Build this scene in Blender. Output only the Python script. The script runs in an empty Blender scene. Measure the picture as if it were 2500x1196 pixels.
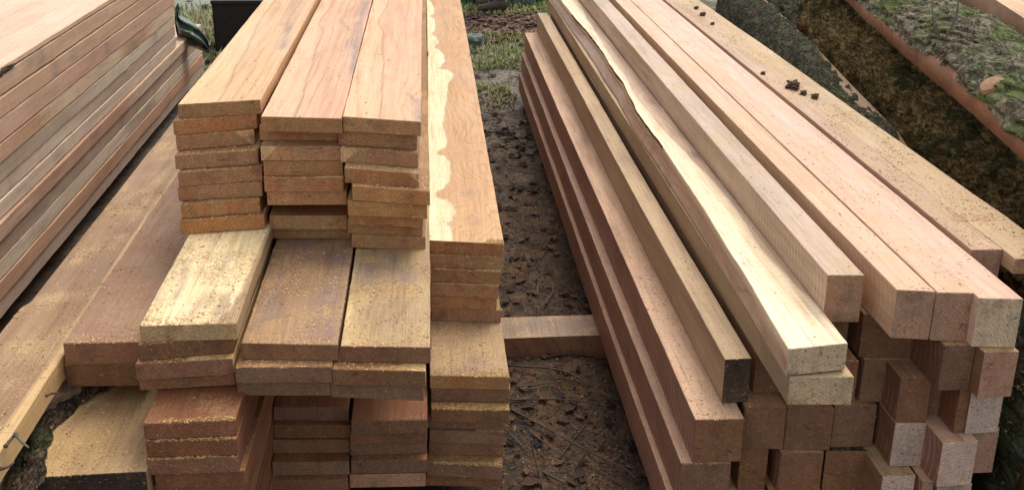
import bpy, math, random
import numpy as np
from mathutils import Vector, Matrix
from mathutils.bvhtree import BVHTree
random.seed(7); RNG = np.random.default_rng(7)
S = bpy.context.scene; COL = S.collection
H = 1.6                       # camera height; all z below are relative to the camera unless said otherwise
# ------------------------------------------------------------------ camera
FPX, CX, CY = 2400., 1250., 258.
def _basis():
    Y = np.array([1035-CX, -478-CY, FPX]); Y /= np.linalg.norm(Y)
    du = 1150-CX; v = -(FPX*FPX+du*(1035-CX))/(-478-CY)
    D = np.array([du, v, FPX]); D /= np.linalg.norm(D)
    return np.array([np.cross(D, Y), Y, -D])
R = _basis()
cam = bpy.data.cameras.new('camera'); camo = bpy.data.objects.new('camera', cam); COL.objects.link(camo)
cam.sensor_width = 36; cam.lens = 36*FPX/2500; cam.shift_y = -(598-CY)/2500
cam.clip_start = .05; cam.clip_end = 300
M = Matrix(((R[0,0], -R[0,1], -R[0,2], 0), (R[1,0], -R[1,1], -R[1,2], 0), (R[2,0], -R[2,1], -R[2,2], H), (0,0,0,1)))
camo.matrix_world = M; S.camera = camo
# ------------------------------------------------------------------ light
SUN_EL, SUN_AZ = math.radians(62), math.radians(38)      # azimuth from +Y towards +X
W = bpy.data.worlds.new("World"); S.world = W; W.use_nodes = True
nt = W.node_tree; bg = nt.nodes['Background']
sky = nt.nodes.new('ShaderNodeTexSky'); sky.sky_type = 'NISHITA'; sky.sun_disc = False
sky.sun_elevation = SUN_EL; sky.sun_rotation = SUN_AZ
sky.air_density = 1.0; sky.dust_density = 2.5; sky.ozone_density = .6
hs = nt.nodes.new('ShaderNodeHueSaturation'); hs.inputs['Saturation'].default_value = .15      # thin overcast
nt.links.new(sky.outputs[0], hs.inputs['Color']); nt.links.new(hs.outputs[0], bg.inputs[0]); bg.inputs[1].default_value = .15
sl = bpy.data.lights.new('sun', 'SUN'); sl.energy = 1.0; sl.angle = math.radians(34); sl.color = (1, .90, .75)
so = bpy.data.objects.new('sun', sl); COL.objects.link(so)
sd = Vector((math.sin(SUN_AZ)*math.cos(SUN_EL), math.cos(SUN_AZ)*math.cos(SUN_EL), math.sin(SUN_EL)))
so.rotation_euler = sd.to_track_quat('Z', 'Y').to_euler(); so.location = (0, 4, 8)
S.view_settings.view_transform = 'Standard'; S.view_settings.look = 'None'
S.view_settings.exposure = .7; S.view_settings.gamma = 1
# ------------------------------------------------------------------ helpers
def ray(px, py): return R@np.array([px-CX, py-CY, FPX])
def onZ(px, py, z): d = ray(px, py); return d*z/d[2]
def onY(px, py, y): d = ray(px, py); return d*y/d[1]
def h3(ix, iy, iz, s):
    n = (ix*73856093) ^ (iy*19349663) ^ (iz*83492791) ^ (s*2654435761 & 0x7fffffff)
    n = (n ^ (n >> 13))*1274126177 & 0x7fffffff
    n = (n ^ (n >> 16))*1103515245 & 0x7fffffff
    return n/float(0x7fffffff)
def vn(p, s=0):
    p = np.asarray(p, float); i = np.floor(p).astype(np.int64); f = p-i; f = f*f*(3-2*f); r = 0
    for a in (0, 1):
        for b in (0, 1):
            for c in (0, 1):
                w = (f[..., 0] if a else 1-f[..., 0])*(f[..., 1] if b else 1-f[..., 1])*(f[..., 2] if c else 1-f[..., 2])
                r = r+w*h3(i[..., 0]+a, i[..., 1]+b, i[..., 2]+c, s)
    return r-.5
def fbm(p, s=0, o=4):
    r = 0; a = 1.; p = np.asarray(p, float)
    for k in range(o): r = r+a*vn(p, s+k); p = p*2.03; a *= .5
    return r
def n1(y, s): y = np.asarray(y, float); return vn(np.stack([y, 0*y+.5, 0*y+.5], -1), s)
def mesh(name, V, F, mats, mi=None, smooth=False, parent=None, loc=(0, 0, 0), attrs=None):
    m = bpy.data.meshes.new(name); m.from_pydata([tuple(v) for v in np.asarray(V, float).tolist()], [], F)
    for a in mats: m.materials.append(a)
    if mi is not None: m.polygons.foreach_set('material_index', np.asarray(mi, dtype=np.int32))
    if smooth: m.polygons.foreach_set('use_smooth', [True]*len(m.polygons))
    for k, v in (attrs or {}).items():
        a = m.attributes.new(k, 'FLOAT', 'POINT'); a.data.foreach_set('value', np.asarray(v, dtype=np.float32))
    m.update(); o = bpy.data.objects.new(name, m); COL.objects.link(o); o.location = loc
    if parent is not None: o.parent = parent
    return o
def tag(o, label=None, cat=None, group=None, kind=None):
    if label: o['label'] = label
    if cat: o['category'] = cat
    if group: o['group'] = group
    if kind: o['kind'] = kind
    return o
# ------------------------------------------------------------------ materials
class NB:
    def __init__(s, name):
        s.m = bpy.data.materials.new(name); s.m.use_nodes = True; s.t = s.m.node_tree
        s.b = s.t.nodes['Principled BSDF']
    def n(s, ty, **k):
        x = s.t.nodes.new('ShaderNode'+ty)
        for a, v in k.items(): setattr(x, a, v)
        return x
    def put(s, i, v):
        if isinstance(v, bpy.types.NodeSocket): s.t.links.new(v, i)
        elif v is not None: i.default_value = v
    def math(s, op, a, b=None, c=None, clamp=False):
        x = s.n('Math', operation=op, use_clamp=clamp)
        for i, v in zip(x.inputs, (a, b, c)): s.put(i, v)
        return x.outputs[0]
    def vmul(s, v, k):
        x = s.n('VectorMath', operation='MULTIPLY'); s.put(x.inputs[0], v); s.put(x.inputs[1], k); return x.outputs[0]
    def vadd(s, v, k):
        x = s.n('VectorMath', operation='ADD'); s.put(x.inputs[0], v); s.put(x.inputs[1], k); return x.outputs[0]
    def noise(s, v, sc=1., det=3., rough=.55, dist=0.):
        x = s.n('TexNoise'); s.put(x.inputs['Vector'], v); x.inputs['Scale'].default_value = sc
        x.inputs['Detail'].default_value = det; x.inputs['Roughness'].default_value = rough
        x.inputs['Distortion'].default_value = dist; return x.outputs['Fac']
    def ramp(s, f, lo, hi, a=0., b=1.):
        x = s.n('MapRange', clamp=True); s.put(x.inputs[0], f); x.inputs[1].default_value = lo; x.inputs[2].default_value = hi
        x.inputs[3].default_value = a; x.inputs[4].default_value = b; return x.outputs[0]
    def mix(s, f, a, b, mode='MIX'):
        x = s.n('Mix', data_type='RGBA', blend_type=mode); s.put(x.inputs[0], f)
        for i, v in ((6, a), (7, b)):
            s.put(x.inputs[i], v if isinstance(v, bpy.types.NodeSocket) else (*v, 1)); 
        return x.outputs[2]
    def attr(s, nm): return s.n('Attribute', attribute_name=nm).outputs['Fac']
    def bump(s, h, st=.4, d=.002):
        x = s.n('Bump'); x.inputs['Strength'].default_value = st; x.inputs['Distance'].default_value = d
        s.put(x.inputs['Height'], h); s.t.links.new(x.outputs[0], s.b.inputs['Normal'])
    def fin(s, col, rough=.7, spec=.4):
        s.put(s.b.inputs['Base Color'], col); s.put(s.b.inputs['Roughness'], rough)
        s.b.inputs['Specular IOR Level'].default_value = spec; return s.m
def base(nb):
    tc = nb.n('TexCoord').outputs['Object']; rnd = nb.n('ObjectInfo').outputs['Random']
    off = nb.n('CombineXYZ'); nb.put(off.inputs[0], nb.math('MULTIPLY', rnd, 31.7)); nb.put(off.inputs[1], nb.math('MULTIPLY', rnd, 57.3)); nb.put(off.inputs[2], nb.math('MULTIPLY', rnd, 13.1))
    return tc, rnd, nb.vadd(tc, off.outputs[0])
def hash1(nb, rnd, k): return nb.math('FRACT', nb.math('MULTIPLY', rnd, k))
def wood(name, c1, c2, dark, sap=(.80, .64, .36), freq=60, ring=.35, dust=.0, specks=.35, kerf=0., var=.22, blotch=.5, rough=(.5, .75), spec=.4, wav=.03, autosap=0., dust_litc=(.62, .40, .19), sat=1.22, topmix=0.):
    nb = NB(name); tc, rnd, oc = base(nb)
    sep = nb.n('SeparateXYZ'); nb.put(sep.inputs[0], tc); x, y, z = sep.outputs
    wn = nb.noise(nb.vmul(oc, (5., 1.1, 5.)), 1., 3., .5)
    cx = nb.math('MULTIPLY', nb.math('SUBTRACT', hash1(nb, rnd, 91.7), .5), .16)
    cz = nb.math('ADD', nb.math('MULTIPLY', hash1(nb, rnd, 47.3), .09), .035)
    dx = nb.math('SUBTRACT', x, cx); dz = nb.math('ADD', z, cz)
    r = nb.math('SQRT', nb.math('ADD', nb.math('MULTIPLY', dx, dx), nb.math('MULTIPLY', dz, dz)))
    r = nb.math('ADD', r, nb.math('MULTIPLY', nb.math('SUBTRACT', wn, .5), wav*4))
    r = nb.math('ADD', r, nb.attr('warp'))
    sn = nb.math('SINE', nb.math('ADD', nb.math('MULTIPLY', r, freq*6.283), nb.math('MULTIPLY', nb.noise(nb.vmul(oc, (14, 1.5, 14)), 1., 2.), 3.)))
    rg = nb.math('POWER', nb.math('ADD', nb.math('MULTIPLY', sn, .5), .5), 5.)
    sn2 = nb.math('SINE', nb.math('MULTIPLY', r, freq*6.283*2.7))
    rg = nb.math('ADD', rg, nb.math('MULTIPLY', nb.math('POWER', nb.math('ADD', nb.math('MULTIPLY', sn2, .5), .5), 3.), .35))
    rg = nb.math('MULTIPLY', rg, nb.ramp(nb.noise(nb.vmul(oc, (9, 2, 9)), 1., 3.), .3, .7, .25, 1.))
    bl = nb.ramp(nb.noise(nb.vmul(oc, (6, 1.6, 6)), 1., 4., .6), .5-.25*blotch-.01, .5+.25*blotch+.02)
    c = nb.mix(bl, c1, c2)
    fib = nb.noise(nb.vmul(oc, (260, 7, 260)), 1., 3., .6)
    c = nb.mix(nb.ramp(fib, .35, .75, 0, .35), c, dark)
    sapf = nb.attr('sap')
    if autosap:
        e = nb.math('ADD', nb.math('SUBTRACT', x, .02), nb.math('MULTIPLY', nb.math('SUBTRACT', nb.noise(nb.vmul(oc, (0, 3.5, 0)), 1., 4.), .5), .16))
        e = nb.math('MULTIPLY', nb.ramp(e, .0, .006), nb.math('GREATER_THAN', hash1(nb, rnd, 23.1), 1-autosap)); sapf = nb.math('MAXIMUM', sapf, e)
    c = nb.mix(sapf, c, nb.mix(nb.ramp(nb.math('ADD', nb.math('MULTIPLY', fib, .5), nb.math('MULTIPLY', nb.noise(nb.vmul(oc, (70, 3, 70)), 1., 4., .65), .5)), .44, .62, 0, .75), sap, (sap[0]*.86, sap[1]*.70, sap[2]*.55)))
    c = nb.mix(nb.math('MULTIPLY', nb.math('MULTIPLY', rg, ring), nb.math('SUBTRACT', 1., nb.math('MULTIPLY', sapf, .8))), c, dark)
    c = nb.mix(nb.math('MULTIPLY', nb.attr('lin'), .8), c, tuple(k*.6 for k in dark))
    st = nb.math('MULTIPLY', nb.attr('stain'), nb.ramp(nb.noise(nb.vmul(oc, (40, 6, 40)), 1., 4., .6), .3, .62))
    c = nb.mix(nb.math('MULTIPLY', st, .85), c, (.25, .185, .17))
    gs = nb.ramp(nb.noise(nb.vmul(oc, (11, 3, 11)), 1., 5., .65), .60, .74, 0, .45)
    c = nb.mix(gs, c, tuple(k*.62 for k in c2))
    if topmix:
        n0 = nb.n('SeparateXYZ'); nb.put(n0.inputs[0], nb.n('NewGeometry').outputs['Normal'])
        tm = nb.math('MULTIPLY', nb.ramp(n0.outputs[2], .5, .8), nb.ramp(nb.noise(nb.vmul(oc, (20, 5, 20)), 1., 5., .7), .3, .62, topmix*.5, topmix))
        c = nb.mix(tm, c, dust_litc)      # paler upper face: sawdust film plus painted light against the darker sides
    if dust:
        dn = nb.ramp(nb.math('ADD', nb.noise(oc, 9., 3.), nb.math('MULTIPLY', nb.math('SUBTRACT', nb.noise(oc, 190., 3.), .5), .9)), .58-.25*dust, .72-.2*dust)
        nrm = nb.n('SeparateXYZ'); nb.put(nrm.inputs[0], nb.n('NewGeometry').outputs['Normal'])
        c = nb.mix(nb.math('MULTIPLY', nb.math('MULTIPLY', dn, nb.ramp(nrm.outputs[2], .5, .8)), .85), c, nb.mix(nb.ramp(nb.noise(oc, 420., 2.), .35, .7), dust_litc, tuple(k*.55 for k in dust_litc)))
    dm = nb.ramp(nb.noise(nb.vmul(nb.vadd(oc, (5., 9., 2.)), (22, 1.5, 22)), 1., 6., .7), .50, .66, 0, .5)
    dm = nb.math('MULTIPLY', dm, nb.math('SUBTRACT', 1., nb.math('MULTIPLY', sapf, .7)))
    c = nb.mix(dm, c, tuple(k*.66*m_ for k, m_ in zip(c2, (1., .93, .86))))
    c = nb.mix(nb.ramp(nb.noise(nb.vmul(oc, (120, 3.2, 120)), 1., 3., .7), .52, .68, 0, .38), c, dark)
    c = nb.mix(nb.ramp(nb.noise(nb.vmul(oc, (5, 210, 5)), 1., 3., .6), .50, .72, 0, .22), c, dark)
    c = nb.mix(nb.ramp(nb.noise(nb.vmul(oc, (8, 3, 8)), 1., 5., .7), .62, .74, 0, .4), c, (.30, .24, .20))
    sp = nb.ramp(nb.noise(nb.vmul(oc, (1, .8, 1)), 150., 2., .5), .70, .745, 0, specks)
    c = nb.mix(sp, c, tuple(k*.35 for k in dark))
    hgt = nb.math('ADD', nb.math('MULTIPLY', fib, .6), nb.noise(oc, 320., 3.))
    if kerf:
        rr = nb.math('SQRT', nb.math('MAXIMUM', nb.math('SUBTRACT', .10, nb.math('POWER', nb.math('ADD', z, -.02), 2.)), .001))
        u = nb.math('ADD', nb.math('SUBTRACT', y, nb.math('MULTIPLY', rr, 1.)), nb.math('MULTIPLY', nb.math('POWER', nb.math('ADD', z, .0), 2.), -6.))
        k1 = nb.math('SINE', nb.math('ADD', nb.math('MULTIPLY', u, 330.), nb.math('MULTIPLY', nb.noise(oc, 6., 2.), 7.)))
        k1 = nb.math('MULTIPLY', nb.ramp(k1, .55, 1.), nb.ramp(nb.noise(oc, 16., 4., .7), .36, .58))
        nx = nb.n('SeparateXYZ'); nb.put(nx.inputs[0], nb.n('TexCoord').outputs['Normal'])
        k1 = nb.math('MULTIPLY', k1, nb.ramp(nb.math('ABSOLUTE', nx.outputs[0]), .5, .8))
        c = nb.mix(nb.math('MULTIPLY', k1, kerf), c, tuple(min(1, k*1.45+.05) for k in c1)); hgt = nb.math('ADD', hgt, nb.math('MULTIPLY', k1, .8))
    hv = nb.n('HueSaturation'); nb.put(hv.inputs['Color'], c)
    nb.put(hv.inputs['Value'], nb.ramp(hash1(nb, rnd, 7.77), 0, 1, 1-var, 1+var*.6)); nb.put(hv.inputs['Hue'], nb.ramp(hash1(nb, rnd, 17.7), 0, 1, .492, .508))
    nb.put(hv.inputs['Saturation'], nb.ramp(hash1(nb, rnd, 37.7), 0, 1, sat*.92, sat*1.06))
    nb.bump(hgt, .35, .0015)
    return nb.fin(hv.outputs[0], nb.ramp(nb.noise(nb.vmul(oc, (9, 2, 9)), 1., 3.), .35, .65, *rough), spec)
def endgrain(name, c1, c2, fleck=(.42, .24, .12), var=.13, diag=0., sap=None, streak=.4, pale=None):
    nb = NB(name); tc, rnd, oc = base(nb)
    c = nb.mix(nb.ramp(nb.noise(nb.vmul(oc, (26, 1, 9)), 1., 5., .65), .36, .64), c1, c2)
    c = nb.mix(nb.ramp(nb.noise(nb.vmul(nb.vadd(oc, (3.3, 1., 7.)), (17, 1, 7)), 1., 3., .6), .45, .62, 0, .55), c, (c1[0]*.66, c1[1]*.86, c1[2]*.9))
    rs = nb.n('SeparateXYZ'); nb.put(rs.inputs[0], tc)
    ra = nb.math('SUBTRACT', rs.outputs[0], nb.ramp(hash1(nb, rnd, 61.3), 0, 1, -.09, .09)); rb = nb.math('ADD', rs.outputs[2], nb.ramp(hash1(nb, rnd, 71.3), 0, 1, .05, .13))
    rr = nb.math('ADD', nb.math('SQRT', nb.math('ADD', nb.math('MULTIPLY', ra, ra), nb.math('MULTIPLY', rb, rb))), nb.math('MULTIPLY', nb.noise(oc, 18., 3.), .02))
    c = nb.mix(nb.math('MULTIPLY', nb.ramp(nb.math('SINE', nb.math('MULTIPLY', rr, 900.)), .3, 1.), .45), c, tuple(k*.45 for k in c1))
    if sap:
        sep = nb.n('SeparateXYZ'); nb.put(sep.inputs[0], tc)
        sg = nb.math('SUBTRACT', nb.math('MULTIPLY', nb.math('GREATER_THAN', hash1(nb, rnd, 5.3), .5), 2.), 1.)
        e = nb.math('ADD', nb.math('MULTIPLY', sep.outputs[0], sg), nb.math('MULTIPLY', sep.outputs[2], 1.1))
        e = nb.math('ADD', e, nb.math('MULTIPLY', nb.math('SUBTRACT', nb.noise(oc, 30., 2.), .5), .02))
        c = nb.mix(nb.ramp(e, .062, .067), c, nb.mix(nb.noise(oc, 60., 3.), sap, tuple(k*.7 for k in sap)))
    if diag:
        rt = nb.n('VectorRotate', rotation_type='Y_AXIS'); nb.put(rt.inputs['Vector'], oc); nb.put(rt.inputs['Angle'], nb.ramp(hash1(nb, rnd, 3.3), 0, 1, .5, 1.3))
        dn = nb.noise(nb.vmul(rt.outputs[0], (300, 20, 14)), 1., 3., .6)
        c = nb.mix(nb.ramp(dn, .45, .75, 0, diag), c, tuple(k*.45 for k in c1))
    c = nb.mix(nb.ramp(nb.noise(nb.vmul(oc, (210, 20, 30)), 1., 3., .6), .5, .8, 0, streak), c, tuple(k*.45 for k in c1))
    c = nb.mix(nb.ramp(nb.noise(oc, 330., 3., .6), .54, .72, 0, .5), c, fleck)
    c = nb.mix(nb.ramp(nb.noise(oc, 14., 5., .7), .55, .70, 0, .65), c, (.10, .055, .04))
    c = nb.mix(nb.ramp(nb.noise(oc, 150., 5., .8), .40, .60, .0, .55), c, tuple(k*.42 for k in c1))
    ck = nb.math('MULTIPLY', nb.ramp(nb.math('ABSOLUTE', nb.math('SUBTRACT', nb.noise(nb.vmul(oc, (7, 1, 38)), 1., 3., .6, .4), .5)), 0, .011, .75, 0), nb.ramp(nb.noise(oc, 22., 2.), .5, .6))
    c = nb.mix(ck, c, (.05, .025, .015))
    hv = nb.n('HueSaturation'); nb.put(hv.inputs['Color'], c); nb.put(hv.inputs['Value'], nb.ramp(hash1(nb, rnd, 9.1), 0, 1, 1.27-var, 1.27+var))
    nb.put(hv.inputs['Hue'], nb.ramp(hash1(nb, rnd, 27.7), 0, 1, .495, .504)); nb.put(hv.inputs['Saturation'], nb.ramp(hash1(nb, rnd, 57.7), 0, 1, .88, 1.05))
    nb.bump(nb.noise(oc, 260., 5., .7), 1., .004)
    return nb.fin(hv.outputs[0], .9, .2)
def bark(name, c1, c2, c3, moss=.3, mossc=(.10, .13, .035), sc=1., tan=None):
    nb = NB(name); tc, rnd, oc = base(nb)
    rdg = nb.math('ABSOLUTE', nb.math('SUBTRACT', nb.noise(nb.vmul(oc, (30*sc, 11*sc, 30*sc)), 1., 5., .6, .6), .5))
    c = nb.mix(nb.ramp(nb.noise(oc, 12*sc, 5., .7), .35, .65), c1, c2)
    c = nb.mix(nb.ramp(nb.noise(oc, 60*sc, 4., .7), .48, .7), c, c3)
    if tan: c = nb.mix(nb.ramp(nb.noise(oc, 85., 4., .75), .5, .64), c, tan)
    c = nb.mix(nb.ramp(nb.math('ADD', nb.noise(oc, 5., 4., .7), nb.math('MULTIPLY', nb.noise(oc, 90., 3.), .25)), .66-moss*.2, .74-moss*.2), c, nb.mix(nb.noise(oc, 140., 2.), mossc, tuple(k*.4 for k in mossc)))
    c = nb.mix(nb.ramp(rdg, .0, .05, .9, 0), c, tuple(k*.25 for k in c1))
    nb.bump(nb.math('ADD', nb.noise(oc, 70*sc, 6., .75), nb.ramp(rdg, 0, .09)), 1., .012)
    return nb.fin(c, .92, .2)
def plain(name, c, c2=None, sc=60., rough=.8, spec=.3, bump=.3, var=0.):
    nb = NB(name); tc, rnd, oc = base(nb)
    col = nb.mix(nb.ramp(nb.noise(oc, sc, 4., .65), .35, .65), c, c2 or tuple(k*.6 for k in c))
    if var:
        hv = nb.n('HueSaturation'); nb.put(hv.inputs['Color'], col); a = nb.attr('rnd')
        nb.put(hv.inputs['Value'], nb.ramp(a, 0, 1, 1-var, 1+var)); col = hv.outputs[0]
    nb.bump(nb.noise(oc, sc*3, 3.), bump, .003); return nb.fin(col, rough, spec)
M_PEACH = wood('wood_peach', (.78, .48, .29), (.70, .40, .23), (.40, .20, .09), sat=1.02, freq=55, ring=.55, blotch=.8, rough=(.4, .6), specks=.5, var=.06, wav=.02)
M_GOLD = wood('wood_gold', (.70, .47, .24), (.62, .38, .19), (.30, .15, .06), sat=1.02, sap=(.95, .82, .55), freq=105, ring=.55, blotch=.7, rough=(.4, .6), specks=.5, var=.02, wav=.02)
M_PLANK = wood('wood_plank', (.40, .225, .12), (.31, .16, .085), (.20, .10, .05), freq=45, ring=.3, dust=.35, kerf=0, autosap=.25, sat=1.12)
M_LOWS = wood('wood_lower_sap', (.36, .23, .12), (.42, .27, .14), (.17, .09, .045), sap=(.93, .72, .40), freq=35, ring=.25, dust=.3, specks=.7, var=.05, sat=1)
M_LOWT = wood('wood_lower_tan', (.47, .32, .19), (.33, .21, .12), (.17, .095, .05), sap=(.70, .50, .28), freq=42, ring=.4, dust=.35, specks=.5, var=.08, sat=1.05)
M_PINK = wood('wood_pink', (.31, .155, .098), (.25, .115, .072), (.16, .07, .045), freq=30, ring=.15, dust=.8, kerf=.9, var=.08, sat=1.0, topmix=.95, dust_litc=(.70, .435, .27), specks=.6)  # side colour darkened for flank shade, top paled by topmix
M_SIDE = wood('wood_beam', (.46, .27, .18), (.38, .215, .14), (.20, .10, .06), freq=35, ring=.25, dust=.7, kerf=.45, var=.10, sat=1.1, topmix=.8, dust_litc=(.72, .46, .28))
M_BTOP = wood('wood_beam_top', (.76, .49, .34), (.68, .42, .28), (.36, .19, .11), sat=1.02, freq=28, ring=.25, dust=.15, kerf=.25, rough=(.33, .6), spec=.5, specks=.5, var=.05, dust_litc=(.66, .45, .22))
M_GREYB = wood('wood_grey_beam', (.62, .44, .33), (.47, .34, .25), (.22, .15, .11), freq=26, ring=.4, dust=.1, kerf=.3, rough=(.33, .6), spec=.5, var=.03, sat=1.05)
M_WIDE = wood('wood_wide_dusty', (.62, .43, .28), (.48, .32, .21), (.28, .17, .10), freq=22, ring=.2, dust=.75, specks=.9, var=.05, sat=1.0, dust_litc=(.60, .42, .25))
M_WANEY = wood('wood_waney', (.62, .43, .30), (.52, .34, .23), (.28, .16, .10), sat=1.02, sap=(.95, .83, .58), freq=60, ring=.55, rough=(.35, .55), spec=.5, var=.02, wav=.05)
M_YEL = wood('wood_yellow', (.30, .155, .08), (.24, .115, .06), (.12, .06, .03), freq=30, ring=.3, dust=.3, var=.05, sat=1., topmix=.9, dust_litc=(.56, .39, .20))
M_LEFT = wood('wood_left_pile', (.64, .43, .30), (.55, .335, .22), (.28, .15, .09), sap=(.76, .62, .46), freq=26, ring=.22, dust=.05, kerf=.07, specks=.3, var=.10, blotch=.8, autosap=.0, sat=1.04)
M_LEFTT = wood('wood_left_top', (.74, .54, .39), (.68, .45, .31), (.42, .22, .14), sat=1.02, sap=(.86, .72, .50), freq=24, ring=.25, specks=.3, rough=(.33, .55), spec=.5, var=.04)
M_FLAT = wood('wood_left_plank', (.40, .25, .135), (.31, .17, .085), (.18, .10, .045), sap=(.64, .44, .20), freq=32, ring=.35, dust=.3, specks=.8, var=.05, sat=1)
M_RUST = wood('wood_rusty', (.30, .145, .08), (.32, .145, .08), (.20, .09, .05), freq=20, ring=.15, dust=.6, specks=.6, var=.04, sat=1., dust_litc=(.42, .24, .13))
M_SLABT = wood('wood_slab_top', (.52, .35, .20), (.38, .235, .13), (.20, .115, .07), sap=(.68, .50, .27), freq=30, ring=.3, dust=.5, specks=.9, var=.03, sat=1.05, blotch=.9)
M_DEEP = wood('wood_deep', (.22, .105, .06), (.17, .075, .042), (.10, .04, .025), freq=35, ring=.25, dust=.5, kerf=.5, var=.12, sat=1.05, topmix=.75, dust_litc=(.52, .30, .17))  # darker copy of the beam wood, shade between low beams painted in
M_TANB = wood('wood_tan_side', (.44, .30, .185), (.34, .225, .14), (.19, .12, .075), freq=35, ring=.3, dust=.5, kerf=.25, var=.06, sat=1.0, topmix=.6, dust_litc=(.66, .48, .29))
M_FOOT = wood('wood_foot', (.30, .14, .075), (.24, .10, .055), (.12, .05, .03), freq=35, ring=.3, dust=.15, var=.12, sat=1.05, dust_litc=(.42, .26, .14))  # plank wood darkened to paint in the shade at the foot
E_FOOT = endgrain('end_foot', (.32, .13, .065), (.22, .08, .04))  # end tone darkened likewise, foot shade put into the colour
M_ORANGE = wood('wood_orange', (.40, .20, .085), (.24, .105, .045), (.12, .045, .02), freq=30, ring=.5, var=.05, specks=.6, sat=0.95)
E_BROWN = endgrain('end_brown', (.50, .27, .115), (.40, .15, .065), fleck=(.62, .36, .18), sap=None)
E_SAP = endgrain('end_brown_sap', (.48, .255, .11), (.38, .145, .062), fleck=(.62, .36, .18), sap=(.74, .46, .20))
E_YEL = endgrain('end_yellow', (.58, .37, .17), (.46, .27, .12), fleck=(.66, .46, .24), streak=.3, var=.03)
E_DARK = endgrain('end_dark', (.30, .155, .085), (.21, .095, .052), var=.2, diag=.5)  # darkened copy of the end tone, shade of low rows painted in
E_BLACK = endgrain('end_black', (.05, .036, .03), (.12, .085, .055), fleck=(.15, .10, .06), var=.1)
E_TAN = endgrain('end_tan', (.76, .55, .35), (.60, .40, .24), fleck=(.74, .54, .33), streak=.75, var=.1)
E_PURP = endgrain('end_purple', (.54, .31, .20), (.42, .22, .14), fleck=(.58, .36, .24), streak=.6, diag=.4, var=.12)
E_PALE = endgrain('end_pale', (.68, .50, .40), (.58, .38, .29), fleck=(.64, .48, .37), streak=.2, diag=.35, var=.1)
M_BARKG = bark('bark_green_grey', (.060, .048, .033), (.105, .088, .062), (.17, .15, .105), moss=.2, mossc=(.12, .14, .07))
M_BARKM = bark('bark_moss_tan', (.19, .12, .045), (.34, .23, .08), (.50, .35, .14), moss=.3, mossc=(.15, .14, .045), sc=1.4, tan=(.36, .25, .12))
M_BARKB = bark('bark_bright_moss', (.12, .10, .075), (.26, .24, .17), (.38, .36, .26), moss=.3, mossc=(.19, .24, .08), tan=(.36, .28, .17))
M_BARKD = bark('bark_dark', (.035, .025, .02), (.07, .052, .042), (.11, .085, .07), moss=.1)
M_BARKS = bark('bark_slab_edge', (.060, .038, .034), (.13, .085, .06), (.22, .17, .11), moss=.0, mossc=(.13, .14, .06), sc=2.2, tan=(.30, .22, .13))
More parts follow.
